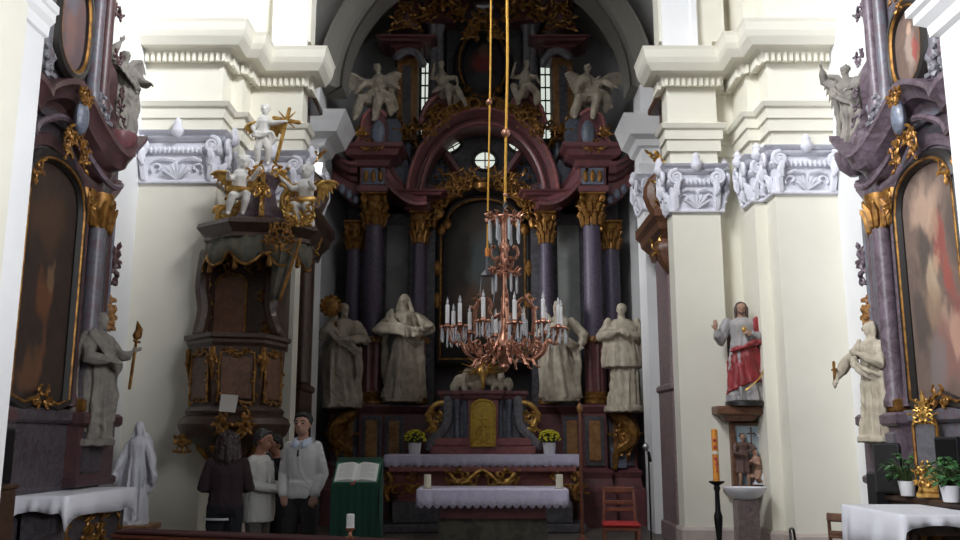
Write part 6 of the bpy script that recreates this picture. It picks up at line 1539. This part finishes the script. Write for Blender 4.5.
# font
fx, fy = xat(745.5,500,11.75), 11.75
fn = thing('baptismal_font', 'white porcelain bowl on a square brown stone pedestal below the painted relief', 'font', (fx,fy,0)); zf = zat(487,fy)
b = B(); b.lathe((fx,fy,zf), [(.05,-.17),(.13,-.15),(.20,-.11),(.255,-.05),(.285,-.005),(.285,.0),(.265,-.005),(.22,-.06),(.05,-.10)], 36, sy=.8); b.obj('bowl', M_porc, fn)
b = B(); b.box(fx-.135,fx+.135,fy-.11,fy+.11,.06,zf-.155,.012); b.box(fx-.18,fx+.18,fy-.15,fy+.15,0,.06,.01); b.obj('pedestal', M_fontst, fn)
b = B(); o = V((fx-.0,fy-.115,zf-.27)); b.prism([(0,-.025),(.022,0),(.012,.018),(0,.01),(-.012,.018),(-.022,0)], o, X3, Z3, (0,-1,0), .008); b.obj('heart_ornament', M_silver, fn, smooth=False)
# paschal candle
px_, py_ = xat(717.5,500,10.6), 10.6
pc = thing('paschal_candle', 'tall orange candle on a black turned stand beside the font', 'candle', (px_,py_,0)); M = pm(pc); zq = zat(481,py_); zt3 = zat(429,py_)
b = B(M); b.lathe((0,0,0), [(.17,0),(.17,.03),(.10,.06),(.05,.12),(.065,.2),(.04,.25),(.03,.4),(.045,zq*.55),(.05,zq*.62),(.032,zq*.68),(.026,zq-.12),(.04,zq-.08),(.03,zq-.05),(.085,zq-.02),(.09,zq),(.04,zq)], 18); b.M = Matrix(); b.obj('stand', M_iron, pc)
b = B(M); b.lathe((0,0,0), [(.038,zq),(.036,zt3-.01),(.02,zt3)], 16); b.M = Matrix(); wx = b.obj('wax', M_pasch, pc)
b = B(M)
for z, m_ in ((.25,1),(.38,1),(.46,1)): b.ball((-.01,-.034,zq+z), (.018,.01,.022), seg=8, rows=5)
b.tube([(0,-.038,zq+.10),(0,-.038,zq+.24)], .007, 5); b.tube([(-.02,-.036,zq+.19),(.02,-.036,zq+.19)], .006, 5); b.M = Matrix(); b.obj('red_ornament', M_ribbon, pc)
b = B(M); b.lathe((0,0,zq+.30), [(.040,0),(.041,.02),(.040,.04)], 14); b.M = Matrix(); b.obj('pale_band', M_candlew, pc)

# ================= left side objects =================
ms = W(133,524,10.62)
wb = thing('statue_stand', 'low tan wooden stand under the white veiled statue', 'stand', (ms.x,ms.y,0))
b = B(); b.box(ms.x-.28,ms.x+.24,ms.y-.24,ms.y+.24,ms.z-.06,ms.z-.0,.01); b.obj('top', M_woodtan, wb)
b = B(); b.box(ms.x-.24,ms.x+.2,ms.y-.2,ms.y+.2,0,ms.z-.06); b.obj('body', M_woodtan, wb, smooth=False)
H = zat(422,10.6)-ms.z
Mm = Matrix.Translation(ms) @ Matrix.Rotation(.05,4,'Z') @ Matrix.Diagonal((.80,.9,1,1))
b = B(); statue_mesh(H*.985, Mm@Matrix.Translation((0,0,.03)), 11, [((-.13,0,.79),(-.19,-.03,.62),(-.225,-.12,.50)),((.13,0,.79),(.19,-.03,.62),(.235,-.12,.50))], hem=.165, folds=10, amp=.9, sway=0, hair='none', veil=True, cape=False, b=b, headz=.92)
for s in (-1,1):
    drape(b, H, Mm, [(s*.06,.05,.86),(s*.12,.045,.78),(s*.15,.03,.62),(s*.185,.02,.48),(s*.19,.02,.34)], .034, 3, .03)
    drape(b, H, Mm, [(s*.19,.0,.62),(s*.235,-.06,.50),(s*.24,-.04,.40)], .04, 2, .02)
b.obj('veiled_statue', M_white_st, fuse=H*.0085, sm=1, folds=(.007*H, 12/H, Mm.translation.z+.84*H, .06*H), label='white statue of a veiled woman with lowered open hands, on a low wooden stand', cat='statue')
t = thing('loudspeaker', 'black box standing upright at the very edge of the view beside the dark side altar', 'loudspeaker', (-3.79,7.08,1.16))
b = B(); b.box(-3.90,-3.68,6.92,7.24,1.16,1.60,.012); b.obj('cabinet', M_black, t)
b = B(); b.box(-3.682,-3.668,6.94,7.22,1.18,1.58,.006); b.obj('grille', M_iron, t)
# ================= right side objects =================
ZL = .97
def speaker(name, label, x, y, z, w, d, h, rz):
    t = thing(name, label, 'loudspeaker', (x,y,z), rz); M = pm(t)
    b = B(M); b.box(-w/2,w/2,-d/2,d/2,0,h,.012); b.M = Matrix(); b.obj('cabinet', M_black, t)
    b = B(M); b.box(-w/2+.015,w/2-.015,-d/2-.012,-d/2+.01,.02,h-.02,.006); b.M = Matrix(); b.obj('grille', M_iron, t)
    return t
q = WX(884,491,4.22); 
speaker('loudspeaker', 'black loudspeaker beside the potted plant on the bright right-hand side', 4.20, 9.42, ZL, .25, .24, .50, -.7)
b = B(); o = V((4.10,9.72,0)); t = thing('equipment_case', 'small dark case with a pale label just below the black loudspeaker', 'case', (4.21,9.73,0))
b.box(4.12,4.30,9.62,9.84,0,1.17,.02); b.obj('body', M_black, t)
b = B(); b.box(4.14,4.18,9.61,9.622,1.00,1.08); b.obj('pale_label', M_page, t, smooth=False)
def plant(px, py, X, label, seed, R0=.2):
    p = WX(px,py,X); p.z = ZL
    t = thing('potted_plant', label, 'potted plant', p); M = pm(t)
    b = B(M); b.lathe((0,0,0), [(.062,0),(.065,.008),(.082,.13),(.085,.14),(.07,.14),(.065,.11)], 18); b.M = Matrix(); b.obj('pot', M_pot, t)
    rnd = random.Random(seed); b = B(M); st = B(M)
    for i in range(70):
        a = rnd.uniform(0,2*pi); r = R0*rnd.uniform(.2,1.0); z = .16+rnd.uniform(0,.24)*(1.1-.5*r/R0)
        p = V((r*cos(a), r*sin(a), z)); d = V((cos(a),sin(a),rnd.uniform(-.6,.5))).normalized(); ln = rnd.uniform(.05,.085)
        st.tube([(0,0,.11), (p.x*.5,p.y*.5,p.z*.8+.03), p], .004, 4)
        b.tube([p, p+d*ln*.4+V((0,0,.012)), p+d*ln*.8, p+d*ln*1.15-V((0,0,.012))], [.006,.03,.024,.002], 6, flat=.15, flatdir=(0,0,1))
    b.M = st.M = Matrix(); st.obj('stems', M_dkleaf, t); b.obj('leaves', M_leaf, t)
plant(908,494,4.14, 'leafy green plant in a white pot between the loudspeaker and the gilded shrine', 4, .20)
plant(951,497,4.10, 'leafy green plant in a white pot on the far side of the gilded shrine', 5, .19)
sp = WX(930,500,4.06); sp = V((4.17,8.55,ZL))
sp = WX(931,495,4.2); sp.z = ZL
sh = thing('gilded_shrine', 'tall slender gilded shrine with a pointed crest between two potted plants', 'shrine', sp, -.75); M = pm(sh)
zt4 = WX(931,389,4.2).z-ZL; 
b = B(M); b.box(-.11,.11,-.06,.06,0,.05,.01); b.box(-.09,.09,-.05,.05,.05,.10,.01); carve(b, (0,-.06,.17), X3, Z3, (0,-1,0), .18, .22, 130, 5, .013); b.tube([(-.07,0,.08),(-.06,0,.25)], .025, 6); b.tube([(.07,0,.08),(.06,0,.25)], .025, 6); b.box(-.08,.08,-.03,.03,.10,.24); b.M = Matrix(); b.obj('foot', M_goldbr, sh)
b = B(M); hw_ = .105; zc4 = zt4*.74
for s in (-1,1): b.tube([(s*.07,0,.24),(s*hw_,0,.30),(s*hw_,0,zc4-.1),(s*.09,0,zc4-.02),(s*.03,0,zc4+.02)], .017, 7)
b.box(-.09,.09,.01,.025,.26,zc4-.03); b.M = Matrix(); b.obj('frame', M_gold, sh)
b = B(M); carve(b, (0,-.02,zc4+.05), X3, Z3, (0,-1,0), .18, .14, 131, 5, .012); b.lathe((0,0,zc4), [(.05,0),(.06,.03),(.035,.08),(.045,.12),(.02,.17),(.022,.2),(.004,zt4-zc4)], 8); b.M = Matrix(); b.obj('crest', M_goldbr, sh)
b = B(M); b.box(-.085,.085,-.004,.012,.27,zc4-.06); b.M = Matrix(); b.obj('dark_panel', M_dkgrey, sh, smooth=False)
t = speaker('loudspeaker', 'black box behind the gilded shrine, near the edge of the mauve altar', 4.27, 8.28, ZL, .22, .2, .56, -pi/2+.5)
chair('wooden_chair', 'brown wooden chair pushed behind the end of the white-clothed table', 3.64, 9.06, 2.5, .44, .80, .42, .40, M_woodmid, M_woodmid)
t = thing('metal_chair', 'black tubular metal chair with a curved top rail, mostly below the view', 'chair', (xat(810,530,8.6)+.0,8.6,0), 1.15); M = pm(t)
zt5 = zat(530,8.6)
for s in (-1,1):
    b = B(M); b.tube([(s*.17,-.2,0),(s*.17,.0,.42)], .011, 7); b.M = Matrix(); b.obj('leg', M_iron, t)
    b = B(M); b.tube([(s*.17,.22,0),(s*.17,.0,.42)], .011, 7); b.M = Matrix(); b.obj('leg', M_iron, t)
b = B(M); b.tube(smooth_path([(-.19,.12,.40),(-.19,.15,zt5-.14),(-.15,.16,zt5-.02),(-.06,.17,zt5),(.06,.17,zt5),(.15,.16,zt5-.02),(.19,.15,zt5-.14),(.19,.12,.40)]), .012, 7); b.M = Matrix(); b.obj('back_frame', M_iron, t)
b = B(M); b.box(-.2,.2,-.2,.19,.40,.44,.015); b.M = Matrix(); b.obj('seat', M_black, t)

# ================= people =================
Yq = 9.55
def at_floor(px, Y): return (xat(px,430,Y), Y, 0)
# man facing the nave, hands in his pockets
Hm = zat(411.5,9.6)
t, g, M, S = person('man in a white sweater and charcoal trousers facing the nave with hands in pockets', at_floor(303.5,9.6), -.12, Hm,
    {'Lel':(-.205,.05,1.12),'Rel':(.205,.05,1.12),'Lha':(-.165,-.09,.93),'Rha':(.165,-.09,.93),'Ldir':(.3,-.15,-1),'Rdir':(-.3,-.15,-1),'Lan':(-.14,.02,.085),'Ran':(.14,.02,.085)},
    M_sweater, M_trouser, M_hair, collar=M_shirt, yaw=-.10, tilt=-.03, wide=.82)
b = B(M); b.tube([V((0.0,-.150,1.36))*S, V((.003,-.163,1.31))*S], [.009,.012], 6); b.M = Matrix(); b.obj('pendant', M_black, t)
# grey-haired man in profile
Hm2 = zat(429,9.75)
t, g, M, S = person('grey-haired man in an off-white jacket, in profile with hands together in front', at_floor(261,9.75), pi/2-.25, Hm2,
    {'Lel':(-.25,.03,1.13),'Rel':(.25,.03,1.13),'Lha':(-.06,-.30,1.08),'Rha':(.04,-.31,1.09),'Ldir':(.6,-.6,0),'Rdir':(-.7,-.6,0),'head':(0,-.05,1.62)},
    M_jacket, M_trgrey, M_hairgrey, skin=M_skintan, coat=True, tilt=.08, wide=.98)
# woman seen from behind
Hw = zat(430,9.3)
t, g, M, S = person('long-haired woman in a dark brown coat seen from behind, nearest the pulpit', at_floor(229,9.3), pi+.25, Hw*1.0,
    {'Lel':(-.25,.02,1.12),'Rel':(.25,.02,1.12),'Lha':(-.10,-.26,1.10),'Rha':(.10,-.26,1.12),'Ldir':(.6,-.6,.1),'Rdir':(-.6,-.6,.1)},
    M_coat, M_navy, M_hairbr, longhair=True, wide=1.0)
zh = zat(518,9.2); b = B(M)
hm = [[V((.20*cos(q), .145*sin(q)*1.05, z)) for q in [pi*(-.05+.62*k/14) for k in range(15)]] for z in (zh-.022, zh)]
b.grid(hm, closed=False); b.M = Matrix(); o = b.obj('shirt_hem', M_white_st, t); md = o.modifiers.new('s','SOLIDIFY'); md.thickness = .008
# person half hidden, hand raised to the face
H4 = zat(434,10.3)
t, g, M, S = person('person in black half hidden between two men, raising a hand with a pale wristband', at_floor(276.5,10.3), -.75, H4,
    {'Lel':(-.24,-.10,1.14),'Rel':(.27,-.10,1.12),'Lha':(-.06,-.21,1.06),'Rha':(.06,-.18,1.50),'Rdir':(-.2,.0,1),'Ldir':(.7,-.3,0)},
    M_navy, M_navy, M_hair, skin=M_skintan, wide=.92, tilt=.15)
b = B(M); e, h = g['Rel'], g['Rha']; p = e.lerp(h,.93); d = (h-e).normalized(); b.tube([p-d*.018, p+d*.018], .042*S, 12); b.M = Matrix(); b.obj('wristband', M_page, t)
# pale slatted crate behind them
t = thing('slatted_rack', 'dark rack with pale upright bars behind the standing man in profile', 'rack', (xat(281,520,10.45),10.45,0))
zr_ = zat(505,10.45)
b = B(); xq = xat(281,520,10.45); b.box(xq-.14,xq+.14,10.4,10.5,zr_,zr_+.05,.008); b.box(xq-.14,xq+.14,10.4,10.5,.1,.15,.008); b.obj('frame', M_woodmid, t)
for k in range(4):
    b = B(); x = xq-.11+k*.073; b.box(x-.014,x+.014,10.43,10.47,0,zr_+.01); b.obj('bar', M_silver, t)

for o in bpy.data.objects:
    if 'category' not in o.keys() or 'group' in o.keys(): continue
    n, c, l = o.name.split('.')[0], o['category'], o['label']
    g_ = {'saint_statue': 'carved saints standing on the altars', 'angel_statue': 'carved angels', 'seated_figure_statue': 'small seated figures high on the high altar', 'cherub_statue': 'cherubs on the pulpit canopy', 'person': 'people standing by the pulpit', 'flower_pot': 'flower pots on the rear altar', 'potted_plant': 'potted plants on the altar ledge', 'side_altar': 'side altars on the facing walls', 'side_retable': 'retables seen edge-on in the chancel', 'candle': 'stub candles on the front altar', 'altar_cloth': 'scalloped altar cloths', 'rope': 'ropes of the chandelier', 'loudspeaker': 'black boxes', 'wooden_chair': 'wooden chairs'}.get(n)
    if g_: o['group'] = g_
# ================= light, world, camera =================
def area(name, loc, target, sx, sy, power, col=(1,1,1)):
    l = bpy.data.lights.new(name, 'AREA'); l.shape = 'RECTANGLE'; l.size = sx; l.size_y = sy; l.energy = power; l.color = col
    o = bpy.data.objects.new(name, l); COL.objects.link(o); o.location = loc
    o.rotation_euler = (V(target)-V(loc)).to_track_quat('-Z','Y').to_euler()
    return o
area('assumed_clerestory_light_left', (-2.9,5.0,10.0), (4.7,10.4,5.2), 3.0, 3.4, 350, (.95,.97,1)).data.spread = R(75)  # added lamp inside the nave, for assumed unseen high windows; lights the right pier
area('assumed_clerestory_light_right', (3.0,5.0,10.8), (-4.5,10.6,9.0), 3.0, 2.6, 440, (.95,.97,1)).data.spread = R(62)  # opposite added lamp, its high window only assumed; brightens the left pier top
area('nave_side_fill_right', (3.25,1.2,5.2), (-3.2,4.6,3.8), 2.0, 3.0, 110, (.95,.97,1)).data.spread = R(64)  # added lamp out of view, brightens the left near pier
area('nave_side_fill_left', (-3.15,1.2,5.2), (3.3,5.0,4.4), 2.0, 3.0, 150, (.95,.97,1)).data.spread = R(70)  # its counterpart, an added lamp to brighten the right near pier
area('nave_front_fill', (-2.5,-3,7.0), (1.5,12.5,4.0), 4.5, 5.0, 50, (.95,.97,1))  # weak frontal fill added behind the camera, lifts piers and chancel
area('assumed_chancel_side_light', (-3.12,14.75,5.2), (3.3,17.0,4.6), .5, 2.6, 32, (.97,.98,1)).data.spread = R(64)  # lamp added by the left chancel wall for an assumed, unmodelled side window
w = bpy.data.worlds.new('World'); sc.world = w; w.use_nodes = True
w.node_tree.nodes['Background'].inputs[0].default_value = (.80,.88,1,1); w.node_tree.nodes['Background'].inputs[1].default_value = .02
cam = bpy.data.cameras.new('camera'); co = bpy.data.objects.new('camera', cam); COL.objects.link(co)
cam.sensor_width = 36; cam.lens = F/960*36; co.location = (0,0,CZ); co.rotation_euler = (pi/2+TH,0,0); cam.clip_end = 100
sc.camera = co
sc.view_settings.view_transform = 'Standard'; sc.view_settings.look = 'None'; sc.view_settings.exposure = 0; sc.view_settings.gamma = 1; sc.view_settings.use_curve_mapping = False
sc.cycles.use_denoising = True
sc.cycles.max_bounces = 8
